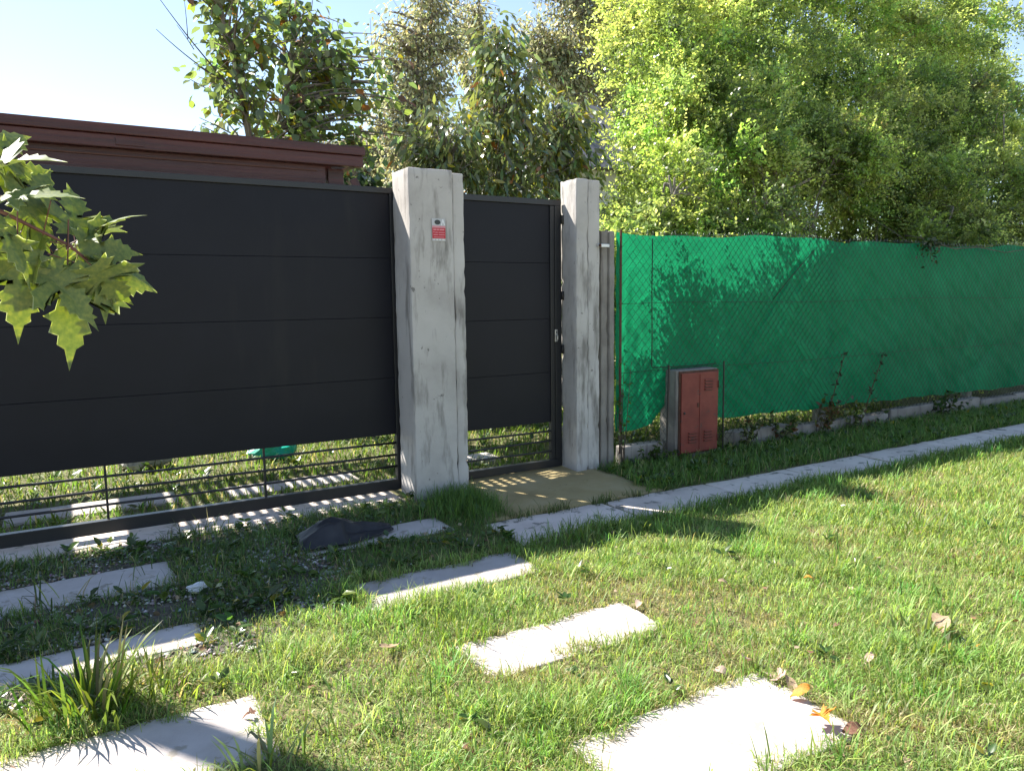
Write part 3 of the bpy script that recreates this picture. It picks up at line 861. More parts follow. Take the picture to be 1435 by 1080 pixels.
# tree with long drooping leaves behind the small gate
r_ = np.random.default_rng(8)
tg = blobs(380, [(4.35, 7.4, 2.95, 1.15, .75, .55, 5), (4.25, 7.3, 3.65, .5, .5, .55, 2.2), (5.05, 7.6, 3.4, .6, .55, .5, 2.4), (3.5, 7.2, 2.95, .5, .5, .5, 2.2), (4.4, 7.4, 2.35, 1.0, .6, .4, 2.4), (5.55, 7.7, 2.9, .45, .4, .45, 1.0), (4.22, 7.3, 4.15, .22, .2, .35, .9), (5.5, 7.7, 3.4, .45, .4, .4, 1.4)], r_)
tb = limb_tree('long_leaved_tree', 'dense tree with long drooping glossy leaves rising behind the small gate', 'tree', (4.4, 7.5, 0),
     [([(4.4, 7.5, -.1), (4.42, 7.5, 1.2), (4.3, 7.45, 2.3), (4.22, 7.4, 3.3), (4.22, 7.35, 4.2)], .07, .012),
      ([(4.45, 7.5, .8), (4.75, 7.55, 1.8), (5.05, 7.6, 2.8), (5.2, 7.6, 3.5)], .045, .012),
      ([(4.38, 7.5, .9), (4.0, 7.4, 1.8), (3.65, 7.3, 2.6), (3.4, 7.2, 3.2)], .045, .012)],
     tg, 19, None, M['pale_bark'], LANCE, M['glossy_leaf'], .135, .95, 1.1, .26, (.155, .20, .095), .3, ((YELLOW, .05), (ORANGE, .012), ((.22, .25, .09), .25)), limb_r=.02, seed=9)

# dark shrub between the pergola and the broad pillar
r_ = np.random.default_rng(12)
tg = blobs(90, [(3.15, 9.2, 2.75, .55, .5, .6, 3), (3.75, 9.3, 2.5, .6, .5, .6, 2), (2.6, 9.3, 2.3, .6, .5, .6, 2)], r_)
limb_tree('dark_leaved_shrub', 'dark green broad leaved shrub beside the pergola end left of the broad pillar', 'shrub', (3.2, 9.3, 0),
     [([(3.2, 9.3, -.1), (3.2, 9.3, 1.2), (3.15, 9.3, 2.4), (3.15, 9.3, 3.0)], .05, .012), ([(3.25, 9.3, .6), (3.6, 9.3, 1.5), (3.75, 9.3, 2.4)], .03, .01)],
     tg, 20, None, M['bark'], BROAD, M['glossy_leaf'], .115, 1.0, .9, .2, (.045, .08, .032), .3, None, seed=13)

# tall pale gum trees far behind
def gum(name, label, base, spec, n, per, seed, stems, size=.20):
    r = np.random.default_rng(seed)
    tg = blobs(n, spec, r)
    return limb_tree(name, label, 'tree', base, stems, tg, int(per * .8), None, M['pale_bark'], LANCE, M['pale_leaf'], size * .8, 1.3, .9, .72, (.38, .39, .25), .25, (((.48, .47, .32), .3), ((.22, .24, .15), .2)), twig_r=.02, limb_r=.12, seed=seed, along=(.35, 1.0), sag=.08, group='tall pale gum trees')
gum('gum_tree', 'slender pale green gum tree standing alone against the sky above the broad pillar', (9.1, 21, 0),
    [(9.0, 21, 6.3, 1.7, 1.2, 1.6, 3), (9.4, 21, 8.6, 1.5, 1.1, 1.6, 3), (8.7, 21, 4.9, 1.1, 1, 1.0, 1.5), (9.9, 21, 10.2, .8, .8, .9, .8)], 115, 110, 31,
    [([(9.1, 21, -.2), (9.1, 21, 4), (9.3, 21, 7), (9.6, 21, 10.4)], .22, .04)])
gum('gum_tree', 'slim gum tree with bare dark forks in the gap above the long leaved tree', (11.9, 22, 0),
    [(11.8, 22, 9.6, .7, .9, 1.9, 2), (12.2, 22, 7.2, .8, .9, 1.4, 1.2), (11.5, 22, 5.5, 1.1, .9, 1.0, 1)], 62, 90, 32,
    [([(12.2, 22, -.2), (12.2, 22, 4.2), (11.9, 22, 6.5), (11.3, 22, 9.0)], .2, .05), ([(12.2, 22, 4.4), (12.1, 22, 7.5), (12.0, 22, 10.8)], .13, .04)])
gum('gum_tree', 'broad spreading gum tree with pale feathery foliage and thick limbs at the top', (17.0, 21, 0),
    [(14.4, 20.5, 10.2, 1.8, 1.4, 1.5, 3), (16.6, 20.5, 10.6, 1.7, 1.4, 1.4, 3), (15.0, 20.5, 8.4, 1.9, 1.3, 1.0, 2.6), (13.3, 20.5, 8.7, .9, 1, 1.2, 1.5), (16.8, 20.5, 8.2, 1.3, 1.2, 1.2, 1.6), (14.0, 20.5, 12.2, 2.0, 1.5, 1.3, 2), (18.5, 21, 11.0, 1.6, 1.4, 1.5, 1.4)], 250, 115, 33,
    [([(17.0, 21, -.2), (17.1, 21, 5), (17.4, 21, 8.0), (17.9, 21, 12.0)], .35, .10), ([(17.2, 21, 6.2), (16.2, 20.8, 8.6), (14.6, 20.5, 10.6), (13.6, 20.5, 12)], .16, .04), ([(17.2, 21, 5.4), (15.6, 20.8, 7.4), (14.0, 20.5, 8.6)], .13, .04)])
gum('gum_tree', 'low hazy gum tree behind the gap between the fruit tree and the broad pillar', (6.8, 26, 0),
    [(4.6, 26, 5.0, 1.5, 1, 1.0, 2), (7.2, 26, 5.6, 1.8, 1, 1.5, 2.4), (9.8, 26, 6.0, 1.8, 1, 1.8, 3), (12.6, 26, 6.4, 2, 1, 2.2, 3)], 150, 80, 34,
    [([(6.8, 26, -.2), (6.9, 26, 3), (7.0, 26, 5.6)], .2, .05)])

# privet thicket behind the green fence
SLOPE = 1.27
def spray_shrub(name, label, base, spec, nsh, seed, colour, leafsize=.054, stems=6, alt=None, lim=3.32, length=(.35, .85)):
    r = np.random.default_rng(seed)
    B = np.array(base, float)
    t = empty(name, base)
    tag(t, label, 'shrub', 'big small-leaved shrubs behind the green fence')
    nc = nsh // 26
    cl = blobs(nc * 4, spec, r)
    cr = r.uniform(.22, .50, len(cl)) * leafsize / .056
    keep = (cl[:, 2] > .25) & (cl[:, 2] + cr * .5 < SLOPE * (cl[:, 1] - lim)) & (cl[:, 1] - cr * .6 > FY + .1)
    cl, cr = cl[keep][:nc], cr[keep][:nc]
    nc = len(cl)
    per = 26
    cc_ = np.repeat(cl, per, 0); rr_ = np.repeat(cr, per)
    n = len(cc_)
    cen = np.array([B[0], B[1] + .4, 1.8])
    D = unit(r.normal(size=(n, 3)) + np.array([0, -.15, .55]) + unit(cc_ - cen) * .35)
    L = rr_ * r.uniform(.7, 1.15, n) * np.where(r.random(n) < .10, 1.8, 1.0)
    P0 = cc_ + D * (rr_ * .12)[:, None] + r.normal(size=(n, 3)) * .05
    side = unit(np.cross(D, r.normal(size=(n, 3))))
    K = 14
    s = np.linspace(.15, 1, K)
    drop = np.array([0, 0, -1.0])
    pts = P0[:, None] + D[:, None] * (L[:, None, None] * s[None, :, None]) + drop * (.25 * L[:, None, None] * (s ** 2)[None, :, None])
    tang = unit(D[:, None] + drop * (.5 * s)[None, :, None])
    sg = np.where(np.arange(K) % 2 == 0, 1.0, -1.0)[None, :, None]
    ax = unit(tang * .7 + side[:, None] * sg * .9 + r.normal(size=(n, K, 3)) * .3)
    nn = unit(np.array([0, 0, .8]) + D[:, None] * .6 + r.normal(size=(n, K, 3)) * .5)
    keep2 = r.random((n, K)) < .92
    keep2 &= pts[..., 2] < SLOPE * (pts[..., 1] - lim + .2)
    keep2 &= pts[..., 1] > FY + .05
    bc = np.repeat(cols(nc, colour, .20, alt, r=r), per, 0) * (1 + .15 * r.normal(size=(n, 1)))
    C = np.repeat(bc[:, None], K, 1) * (1 + .18 * r.normal(size=(n, K, 1)))
    tipy = s[None, :, None] * np.ones((n, 1, 1))
    C = C * (1 + .35 * tipy * np.array([1.1, .8, .1]))     # young leaves at the shoot tips are yellower
    Ls = leafsize * (.7 + .6 * r.random((n, K))) * (1.15 - .45 * s)[None]
    V, T, CC = leaf_arrays(SMALL, pts[keep2], ax[keep2], nn[keep2], Ls[keep2], 1.0 + 0 * Ls[keep2], np.clip(C[keep2], .004, .7))
    link('crown', tri_mesh('crown', V - B, T, CC), M['fine_leaf'], t)
    paths = []
    idx = r.choice(n, min(n, stems * 9), replace=False)
    for i in range(stems):
        a = B + np.array([r.normal() * .28, r.normal() * .15, -.1])
        tgt = P0[idx[i]]
        tgt = np.array([a[0] + (tgt[0] - a[0]) * .7, tgt[1], max(tgt[2], 2.6)])
        c = curve(a, tgt, .18, 12, .05, r)
        paths.append((c, np.linspace(r.uniform(.022, .04), .010, 12)))
        for q in range(8):
            at = c[r.integers(5, 12)]
            e = P0[idx[(i * 8 + q) % len(idx)]]
            if np.linalg.norm(e - at) < 2.2:
                paths.append((curve(at, e, .1, 7, .06, r), np.linspace(.010, .003, 7)))
    V, T = tube_arrays(paths, 6)
    link('stems', tri_mesh('stems', V - B, T, smooth=True), M['pale_bark'], t)
    sub_i = r.choice(n, n // 3, replace=False)
    V, T = tube_arrays([(pts[i][::3], (.0035, .003, .0022, .0015, .001)) for i in sub_i], 3)
    link('twigs', tri_mesh('twigs', V - B, T), M['bark'], t)
    return t
PALT = (((.36, .43, .18), .25), ((.13, .19, .075), .25))
spray_shrub('privet_shrub', 'feathery bright green shrub at the left end above the green cloth', (6.1, 6.6, 0),
    [(6.1, 6.4, 2.6, .75, .8, .8, 2.5), (6.5, 6.9, 3.6, .7, .9, .9, 2.4), (6.9, 7.4, 4.7, .8, .9, .9, 2), (5.5, 5.9, 1.95, .8, .5, .45, 2.2), (6.4, 5.7, 2.0, .6, .4, .4, 1.2), (4.75, 5.75, 1.6, .6, .35, .7, 1.5), (5.0, 5.75, .7, 1.0, .3, .5, 1.4)], 6200, 41, (.25, .33, .125), alt=PALT)
spray_shrub('privet_shrub', 'large rounded sunlit shrub with bare stems above the middle of the green cloth', (7.9, 6.5, 0),
    [(7.6, 6.8, 3.3, 1.3, .9, .8, 3), (8.0, 7.6, 4.8, 1.5, 1.0, 1.1, 3), (8.9, 6.6, 3.1, .9, .6, .5, 1.6), (8.2, 7.5, 2.0, 1.6, .3, .8, 1.2), (7.6, 5.8, .7, 1.7, .3, .5, 1.3)], 8600, 42, (.25, .33, .125), alt=PALT, stems=12)
spray_shrub('privet_shrub', 'dense darker shrub toward the right above the green cloth', (10.6, 6.6, 0),
    [(10.3, 6.8, 3.2, 1.3, .9, 1.0, 3), (11.3, 6.5, 2.8, 1.3, .8, .8, 2.6), (10.9, 7.6, 4.7, 1.6, 1.0, 1.1, 2.8), (10.6, 7.2, 1.9, 1.5, .4, .8, 1.4), (10.8, 5.9, 2.15, 1.2, .4, .35, 1.2), (10.8, 5.8, .7, 1.8, .3, .5, 1.2)], 8400, 43, (.19, .26, .10), alt=PALT, stems=7)
spray_shrub('privet_shrub', 'dense shrub at the far right edge above the green cloth', (13.4, 6.7, 0),
    [(13.2, 6.5, 2.8, 1.5, .8, .9, 3), (14.6, 6.5, 2.8, 1.4, .8, .9, 2), (13.0, 7.3, 4.2, 1.6, 1.0, 1.0, 3), (14.8, 7.5, 4.3, 1.5, 1.0, 1.0, 2), (13.4, 7.2, 1.9, 2.0, .4, .8, 1.4)], 6000, 46, (.19, .26, .10), alt=PALT, stems=6, leafsize=.064)
spray_shrub('privet_shrub', 'tall shrub filling the upper right corner behind the nearer shrubs', (14.4, 9.0, 0),
    [(13.4, 9.2, 5.2, 2.0, 1.2, 1.6, 3), (15.8, 9.2, 5.0, 2.0, 1.2, 1.8, 3), (13.4, 9.6, 7.0, 2.2, 1.2, 1.2, 2.6), (16.4, 9.6, 7.0, 2.2, 1.2, 1.2, 2), (14.0, 9.0, 2.6, 3.0, .6, 1.4, 2), (14.5, 10.2, 7.9, 2.4, 1, 1.2, 3), (12.2, 10.0, 8.2, 1.6, 1, 1, 1.6), (17.6, 10.2, 7.4, 2.2, 1, 1.8, 3), (19.5, 10.4, 6.0, 2.0, 1, 2.0, 2)], 8200, 44, (.27, .35, .14), alt=PALT, leafsize=.078, stems=5)
spray_shrub('privet_shrub', 'tall sunlit shrub at the top centre behind the rounded shrub', (9.3, 9.4, 0),
    [(8.8, 9.2, 5.6, 1.4, 1.2, 1.6, 3), (9.8, 9.6, 6.8, 1.6, 1.2, 1.5, 3), (9.0, 9.0, 3.4, 1.8, .8, 1.6, 2.4), (11.0, 9.4, 4.8, 1.6, 1.1, 1.8, 3), (11.4, 9.6, 6.8, 1.6, 1.1, 1.4, 2), (10.6, 9.0, 2.4, 2.2, .6, 1.4, 2)], 7000, 45, (.28, .36, .145), alt=PALT, leafsize=.074, stems=6)
spray_shrub('privet_shrub', 'low hedge added and coloured dark for the shade behind the bare stems', (10.5, 11.2, 0),
    [(8.4, 11.0, 1.6, 1.6, .7, 1.6, 2), (10.5, 11.0, 1.8, 2.0, .7, 1.8, 3), (13.5, 11.0, 1.8, 2.2, .7, 1.8, 3), (16.5, 11.0, 1.8, 2.2, .7, 1.8, 2)], 3000, 47, (.06, .10, .04), leafsize=.10, stems=4)  # added backdrop, leaf colour kept dark to stand in for deep shade
tag(tubes('overhead_cable', [(np.array(cpts), .014)], M['dark_metal'], None, 5), 'thin overhead cable crossing the sky above the long leaved tree', 'cable')

# ------------------------------------------------------------------ maple branch hanging in from the left
mp = empty('maple_tree', (-1.5, 1.1, 0))
tag(mp, 'maple branch with jagged green leaves hanging in at the left edge', 'tree')
MB_ = np.array((-1.5, 1.1, 0.0))
V, T = tube_arrays([(np.array([(-1.5, 1.1, -.1), (-1.49, 1.1, 1.0), (-1.52, 1.08, 2.2), (-1.5, 1.1, 4.2)]), (.07, .06, .05, .03))], 12)
link('trunk', tri_mesh('trunk', V - MB_, T, smooth=True), M['bark'], mp)
bpts = np.array([(-1.5, 1.1, 1.9), (-1.0, 1.2, 1.86), (-.5, 1.25, 1.74), (-.2, 1.27, 1.64), (-.06, 1.29, 1.575), (.012, 1.30, 1.535), (.05, 1.31, 1.50)])
V, T = tube_arrays([(bpts, (.018, .010, .005, .0034, .0028, .0022, .0018)),
                    (np.array([(-.35, 1.26, 1.69), (-.22, 1.22, 1.72), (-.1, 1.2, 1.70), (-.06, 1.2, 1.68)]), (.005, .004, .003, .002))], 8)
link('branch', tri_mesh('branch', V - MB_, T, smooth=True), M['twig_red'], mp)
HALF = [((0, 0), 0), ((.09, -.01), .02), ((.30, -.09), .05), ((.26, .01), .08), ((.37, .03), .10), ((.20, .13), .13), ((.32, .18), .15), ((.43, .18), .17), ((.47, .27), .19), ((.63, .41), .21),
        ((.50, .40), .23), ((.50, .49), .25), ((.40, .42), .26), ((.35, .47), .28), ((.26, .38), .29), ((.10, .33), .33), ((.14, .46), .44), ((.25, .53), .50), ((.17, .58), .56), ((.21, .69), .63),
        ((.12, .72), .69), ((.13, .81), .76), ((.055, .86), .84), ((0, 1.08), 1.08)]
def maple_leaf(curl, droop, fold, seed):
    r = random.Random(seed)
    V, T, mi = [], [], []
    for side, layer in ((1, 0), (-1, 0), (1, 1), (-1, 1)):
        o = len(V)
        for (x, y), ym in HALF:
            x2 = x * (1 + r.uniform(-.05, .05)) if layer == 0 else x
            for (px, py) in ((side * x2, y), (0, ym)):
                z = -curl * px * px - droop * py * py + fold * abs(px) + .015 * math.sin(px * 9 + py * 7 + seed)
                V.append((px, py, z - (.006 if layer else 0)))
        for i in range(len(HALF) - 1):
            a, b, c, d = o + 2 * i, o + 2 * i + 1, o + 2 * i + 3, o + 2 * i + 2
            for tri in ((a, d, c), (a, c, b)):
                flip = (side < 0) != (layer == 1)
                T.append(tri[::-1] if flip else tri); mi.append(layer)
    n0 = len(V)      # leaf stalk
    for (px, py, pz) in ((-.008, 0, -.004), (.008, 0, -.004), (0, 0, .008), (-.008, -.45, .12), (.008, -.45, .12), (0, -.45, .13)): V.append((px, py, pz))
    for tri in ((0, 1, 4), (0, 4, 3), (1, 2, 5), (1, 5, 4), (2, 0, 3), (2, 3, 5)): T.append(tuple(n0 + q for q in tri)); mi.append(2)
    me = tri_mesh('leaf', np.array(V), np.array(T))
    me.polygons.foreach_set('material_index', np.array(mi, np.int32))
    for mm in (M['maple_top'], M['maple_under'], M['twig_red']): me.materials.append(mm)
    return me
ML = [maple_leaf(.25, .18, .10, 1), maple_leaf(.5, .35, -.05, 2), maple_leaf(-.2, .25, .25, 3)]
def pix(px, py, d):
    """a point of the place from its bearing, d metres away"""
    a, b = px - 717.5, py - 540.0
    v = fw * 1050 + rt2 * a - up2 * b
    return Vector((0, 0, CAM_H)) + v.normalized() * d
# base point (px,py,dist), tip bearing (px,py), leaf scale, tilt of blade, variant
LEAVES = [(95, 372, 1.30, 105, 492, 0, -.5, 0), (25, 352, 1.27, 28, 455, 0, -.3, 1), (110, 345, 1.31, 188, 352, 0, .5, 0), (104, 330, 1.33, 105, 276, 0, .6, 2), (112, 335, 1.35, 150, 300, 0, -.7, 1),
          (118, 372, 1.30, 218, 395, 0, .35, 1), (125, 362, 1.33, 196, 378, 0, -.6, 2), (60, 330, 1.30, 12, 415, 0, .2, 2), (40, 300, 1.32, 62, 262, 0, .7, 0), (20, 290, 1.30, 75, 322, 0, .3, 1),
          (0, 260, 1.34, 52, 243, 0, .6, 2), (5, 275, 1.28, 55, 268, 0, -.4, 0), (-25, 215, 1.32, 20, 190, 0, .4, 1), (-20, 240, 1.28, 22, 222, 0, -.5, 2), (60, 380, 1.28, 130, 440, 0, -.1, 2),
          (-30, 330, 1.24, 15, 400, 0, .25, 0), (128, 372, 1.27, 165, 412, 0, .8, 0), (30, 325, 1.36, 68, 300, 0, .9, 1), (-15, 300, 1.25, 30, 345, 0, -.6, 1), (75, 355, 1.38, 120, 400, 0, .15, 1),
          (-60, 300, 1.3, -90, 380, 0, .1, 0), (-80, 250, 1.3, -40, 190, 0, .2, 2), (-120, 260, 1.3, -160, 320, 0, .2, 1)]
for (bx, by, d, tx, ty, _, tilt, var) in LEAVES:
    p = pix(bx, by, d); q = pix(tx, ty, d + (.03 if tilt > 0 else -.02))
    ax = (q - p); L = ax.length; ax.normalize()
    toward = (Vector((0, 0, CAM_H)) - p).normalized()
    nrm = (Matrix.Rotation(tilt * 1.2, 3, ax) @ (toward * .75 + Vector((-.2, .1, .6))))
    nrm = (nrm - ax * nrm.dot(ax)).normalized()
    side = ax.cross(nrm)
    sc = max(L, .085) * 1.12
    o = bpy.data.objects.new('leaf', ML[var]); col.objects.link(o); o.parent = mp
    mw = Matrix((side, ax, nrm)).transposed().to_4x4() @ Matrix.Diagonal((sc * 1.0, sc, sc, 1))
    mw.translation = p
    o.matrix_parent_inverse = Matrix.Translation((1.5, -1.1, 0))
    o.matrix_basis = mw

# ------------------------------------------------------------------ grass
def rect_d(x, y, x0, x1, y0, y1):
    """signed distance to a rectangle, positive outside"""
    dx = np.maximum(x0 - x, x - x1); dy = np.maximum(y0 - y, y - y1)
    return np.where((dx > 0) & (dy > 0), np.hypot(dx, dy), np.maximum(dx, dy))
def bare(x, y):
    d = np.full_like(x, 9.0)
    for (x0, x1, y0, y1, _) in PAVERS + BACK: d = np.minimum(d, rect_d(x, y, x0, x1, y0, y1))
    d = np.minimum(d, rect_d(x, y, 2.22, 14, 3.66, 4.12))
    d = np.minimum(d, rect_d(x, y, 2.42, 3.72, 4.13, 5.3))
    d = np.minimum(d, rect_d(x, y, 2.05, 2.48, 4.80, 5.11)); d = np.minimum(d, rect_d(x, y, -3.2, 2.02, 4.93, 5.32))
    d = np.minimum(d, rect_d(x, y, 3.53, 3.94, 4.92, 5.15)); d = np.minimum(d, rect_d(x, y, CX0, CX1, CY, 5.02))
    return d
def scatter(n, x0, x1, y0, y1, dens, r):
    x = r.uniform(x0, x1, n); y = r.uniform(y0, y1, n)
    k = r.random(n) < dens(x, y)
    return x[k], y[k]
def blades(x, y, L, W, lean, bend, colour, var, alt, r, short=False):
    n = len(x)
    P = np.stack([x, y, np.zeros(n)], -1)
    az = r.uniform(0, 2 * np.pi, n)
    cc = cols(n, colour, var, alt, r=r)
    if short:      # dry worn patches of the sward
        dry = np.clip((vnoise(x, y, 1.5, 12.0) + .5 * vnoise(x, y, 4.0, 3.0) - .1) * 1.6, 0, .75)
        sel = r.random(n) < dry
        cc[sel] = np.array((.36, .33, .17)) * (1 + .25 * r.normal(size=(sel.sum(), 1)))
        L = np.where(sel, L * .75, L)
        cc = np.clip(cc, .01, .8)
    return (short_blades if short else blade_arrays)(P, az, np.abs(r.normal(size=n)) * lean + .08, L, W, np.abs(r.normal(size=n)) * bend + .12, cc)
STRAW = (.42, .36, .20)
LUSH = (.31, .42, .135)
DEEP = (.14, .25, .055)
r = np.random.default_rng(77)
patch = lambda x, y: .5 + .5 * vnoise(x, y, 2.1, 2.0)
patch2 = lambda x, y: .5 + .5 * vnoise(x, y, 5.3, 5.0)
grs = []
def inlawn(x, y):
    # the sunny lawn: everything in front of the walkway and right of the gravel
    edge = np.where(x < 1.15, 3.05 + .25 * vnoise(x, y, 3, 1) + .25 * np.clip(x, 0, 1.2), 3.64)
    return y < edge + .03
def dens_near(x, y):
    d = bare(x, y)
    k = inlawn(x, y) & (d > -.014 - .075 * np.clip(vnoise(x, y, 5.0, 4) + vnoise(x, y, 13.0, 1) * .6, 0, 1))
    return k * (.62 + .38 * patch(x, y)) * np.where((x < .9) & (y > 2.5), .55 + .45 * patch2(x, y), 1.0)
# short dense sward
x, y = scatter(230000, -.9, 4.6, .95, 3.7, dens_near, r)
n = len(x); h = .6 + 1.5 * patch(x, y) * patch2(x, y)
grs.append(blades(x, y, h * r.uniform(.03, .075, n), r.uniform(.0022, .0042, n), .7, .5, LUSH, .25, ((STRAW, .07), (DEEP, .25), ((.34, .44, .16), .2)), r, True))
x, y = scatter(150000, 4.0, 13.5, 1.2, 3.72, dens_near, r)
n = len(x); h = .6 + .9 * patch(x, y)
grs.append(blades(x, y, h * r.uniform(.04, .09, n), r.uniform(.0035, .0065, n), .65, .45, LUSH, .25, ((STRAW, .10), (DEEP, .25), ((.34, .40, .13), .2)), r, True))
# longer loose blades standing out of it
x, y = scatter(26000, -.9, 9.5, .95, 3.72, lambda a, b: dens_near(a, b) * (patch2(a, b) > .45), r)
n = len(x)
grs.append(blades(x, y, r.uniform(.06, .15, n), r.uniform(.0032, .0065, n), .65, .55, LUSH, .22, ((STRAW, .08), (DEEP, .3), ((.18, .24, .05), .25)), r))
# uneven long tufts
for (nt_, x0, x1, y0, y1, w_) in ((520, -.8, 4.6, 1.0, 3.6, .0036), (420, 4.2, 12, 1.3, 3.62, .0055)):
    cx_, cy_ = scatter(nt_, x0, x1, y0, y1, lambda a, b: inlawn(a, b) * (bare(a, b) > .01) * (.3 + .7 * (patch(a, b) > .5)), r)
    k_ = 26
    x = np.repeat(cx_, k_) + r.normal(size=len(cx_) * k_) * .028; y = np.repeat(cy_, k_) + r.normal(size=len(cx_) * k_) * .028
    n = len(x); sz = np.repeat(r.uniform(.07, .16, len(cx_)), k_)
    tint = np.repeat(cols(len(cx_), (.24, .40, .11), .22, ((( .36, .46, .18), .3), ((.15, .30, .07), .3)), r=r), k_, 0)
    P_ = np.stack([x, y, np.zeros(n)], -1)
    grs.append(blade_arrays(P_, r.uniform(0, 6.28, n), np.abs(r.normal(size=n)) * .45 + .1, sz * r.uniform(.5, 1.1, n), r.uniform(w_ * .7, w_ * 1.4, n), np.abs(r.normal(size=n)) * .45 + .2, np.clip(tint * (1 + .15 * r.normal(size=(n, 1))), .01, .8)))
# taller fringe along the walkway's sunny edge
x = r.uniform(2.0, 12.5, 15000); y = 3.62 + r.normal(size=15000) * .10
k = (y < 3.72 + .06 * vnoise(x, y, 3.0, 8)) & (r.random(15000) < .35 + .65 * patch2(x, y)); x, y = x[k], y[k]; n = len(x)
grs.append(blades(x, y, r.uniform(.05, .125, n) * (.7 + .6 * patch(x, y)), r.uniform(.003, .0055, n), .5, .45, (.10, .19, .03), .2, ((DEEP, .3), ((.18, .25, .05), .2)), r))
# creeping runners over paver edges
x, y = scatter(60000, -.6, 2.4, 1.3, 4.55, lambda a, b: (np.abs(bare(a, b)) < .035) * (.25 + .75 * (patch2(a, b) > .4)) * (b < 3.62), r)
n = len(x)
grs.append(blades(x, y, r.uniform(.03, .085, n), r.uniform(.0018, .003, n), .9, .5, (.12, .16, .045), .25, ((STRAW, .35), (DEEP, .2)), r))
V, T, C = merge(grs)
tag(link('lawn_grass', tri_mesh('lawn_grass', V, T, C), M['grass']), 'bright sunlit lawn grass in front of the walkway and pavers', 'grass', kind='stuff')

# dry thatch lying between the blades
x, y = scatter(16000, -.9, 6, .95, 3.7, dens_near, r)
n = len(x)
P = np.stack([x, y, .004 + .012 * r.random(n)], -1)
az = r.uniform(0, 2 * np.pi, n)
v, t, c = leaf_arrays(STRAP, P, np.stack([np.cos(az), np.sin(az), r.normal(size=n) * .15], -1), np.tile([0., 0, 1], (n, 1)) + r.normal(size=(n, 3)) * .3, r.uniform(.03, .08, n), np.full(n, .35), cols(n, (.22, .18, .10), .3, (((.12, .08, .05), .3),), r=r))
tag(link('dry_thatch', tri_mesh('dry_thatch', v, t, c), M['dry_leaf']), 'dry straw and thatch lying in the lawn', 'thatch', kind='stuff')

# shaded grass and weeds by the gate, below the fence and round the pillar foot
grs = []
def dens_shade(x, y):
    d = bare(x, y)
    a = (y > 2.95) & (y < 4.95) & (x < 2.3) & (d > -.01)
    w = .22 + .5 * (patch2(x, y) > .48) + .28 * (patch(x, y) > .5)
    w = np.where(x > 1.15, .85, w)
    return a * ~inlawn(x, y) * w
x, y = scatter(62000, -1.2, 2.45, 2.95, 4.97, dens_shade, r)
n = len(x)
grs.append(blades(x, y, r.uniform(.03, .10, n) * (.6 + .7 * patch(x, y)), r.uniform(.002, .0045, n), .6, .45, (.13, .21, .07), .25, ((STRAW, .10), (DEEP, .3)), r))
def dens_strip(x, y):
    return (bare(x, y) > -.01 - .07 * np.clip(vnoise(x, y, 4.0, 2) + .5 * vnoise(x, y, 11.0, 6), 0, 1)) * (.75 + .25 * patch2(x, y))
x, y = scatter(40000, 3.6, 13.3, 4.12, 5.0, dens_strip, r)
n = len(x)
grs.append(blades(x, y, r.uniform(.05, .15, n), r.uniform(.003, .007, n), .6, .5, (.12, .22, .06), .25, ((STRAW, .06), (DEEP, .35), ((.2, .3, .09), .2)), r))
x = 2.33 + r.normal(size=3500) * .16; y = 4.55 + r.normal(size=3500) * .2      # long grass at the pillar foot
k = (y < 4.80) & (rect_d(x, y, 2.45, 3.7, 4.13, 5.3) > -.02) & (y > 4.12); x, y = x[k], y[k]; n = len(x)
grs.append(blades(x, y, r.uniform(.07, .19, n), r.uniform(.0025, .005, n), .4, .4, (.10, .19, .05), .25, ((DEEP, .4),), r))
x = r.uniform(2.3, 3.8, 900); y = 4.12 + r.normal(size=900) * .03; k = r.random(900) < (patch2(x * 2, y) > .55); x, y = x[k], y[k]; n = len(x)
grs.append(blades(x, y, r.uniform(.03, .1, n), r.uniform(.0025, .005, n), .5, .4, (.08, .12, .03), .25, ((STRAW, .15),), r))
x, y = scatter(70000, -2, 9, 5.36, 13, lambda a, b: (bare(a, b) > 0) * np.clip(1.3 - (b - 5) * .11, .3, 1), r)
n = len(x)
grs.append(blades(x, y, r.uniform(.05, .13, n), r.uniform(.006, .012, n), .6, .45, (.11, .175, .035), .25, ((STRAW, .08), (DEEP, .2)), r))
V, T, C = merge(grs)
tag(link('shade_grass', tri_mesh('shade_grass', V, T, C), M['grass']), 'ragged grass in the shade along the gates and the fence foot', 'grass', kind='stuff')

# low broad-leaved weeds
def rosettes(x, y, size, r, per=9, up=.35):
    n = len(x) * per
    az = r.uniform(0, 2 * np.pi, n)
    P = np.stack([np.repeat(x, per), np.repeat(y, per), .005 + .05 * r.random(n) * np.repeat(size, per) / .07], -1)
    A = np.stack([np.cos(az), np.sin(az), up + .35 * r.normal(size=n)], -1)
    P = P + A * .01
    N = np.tile([0., 0, 1], (n, 1)) + r.normal(size=(n, 3)) * .25
    return leaf_arrays(BROAD, P, A, N, np.repeat(size, per) * r.uniform(.6, 1.2, n), np.full(n, .75), cols(n, (.065, .12, .03), .25, (((.14, .19, .04), .2), (YELLOW, .03)), r=r))
ws = []
x, y = scatter(420, -.9, 2.3, 3.0, 4.95, lambda a, b: (bare(a, b) > 0) * (~inlawn(a, b)) * .8, r); ws.append(rosettes(x, y, r.uniform(.03, .07, len(x)), r))
x, y = scatter(620, 3.7, 13, 4.14, 4.98, lambda a, b: (bare(a, b) > 0) * .9, r); ws.append(rosettes(x, y, r.uniform(.03, .065, len(x)), r, up=.8))
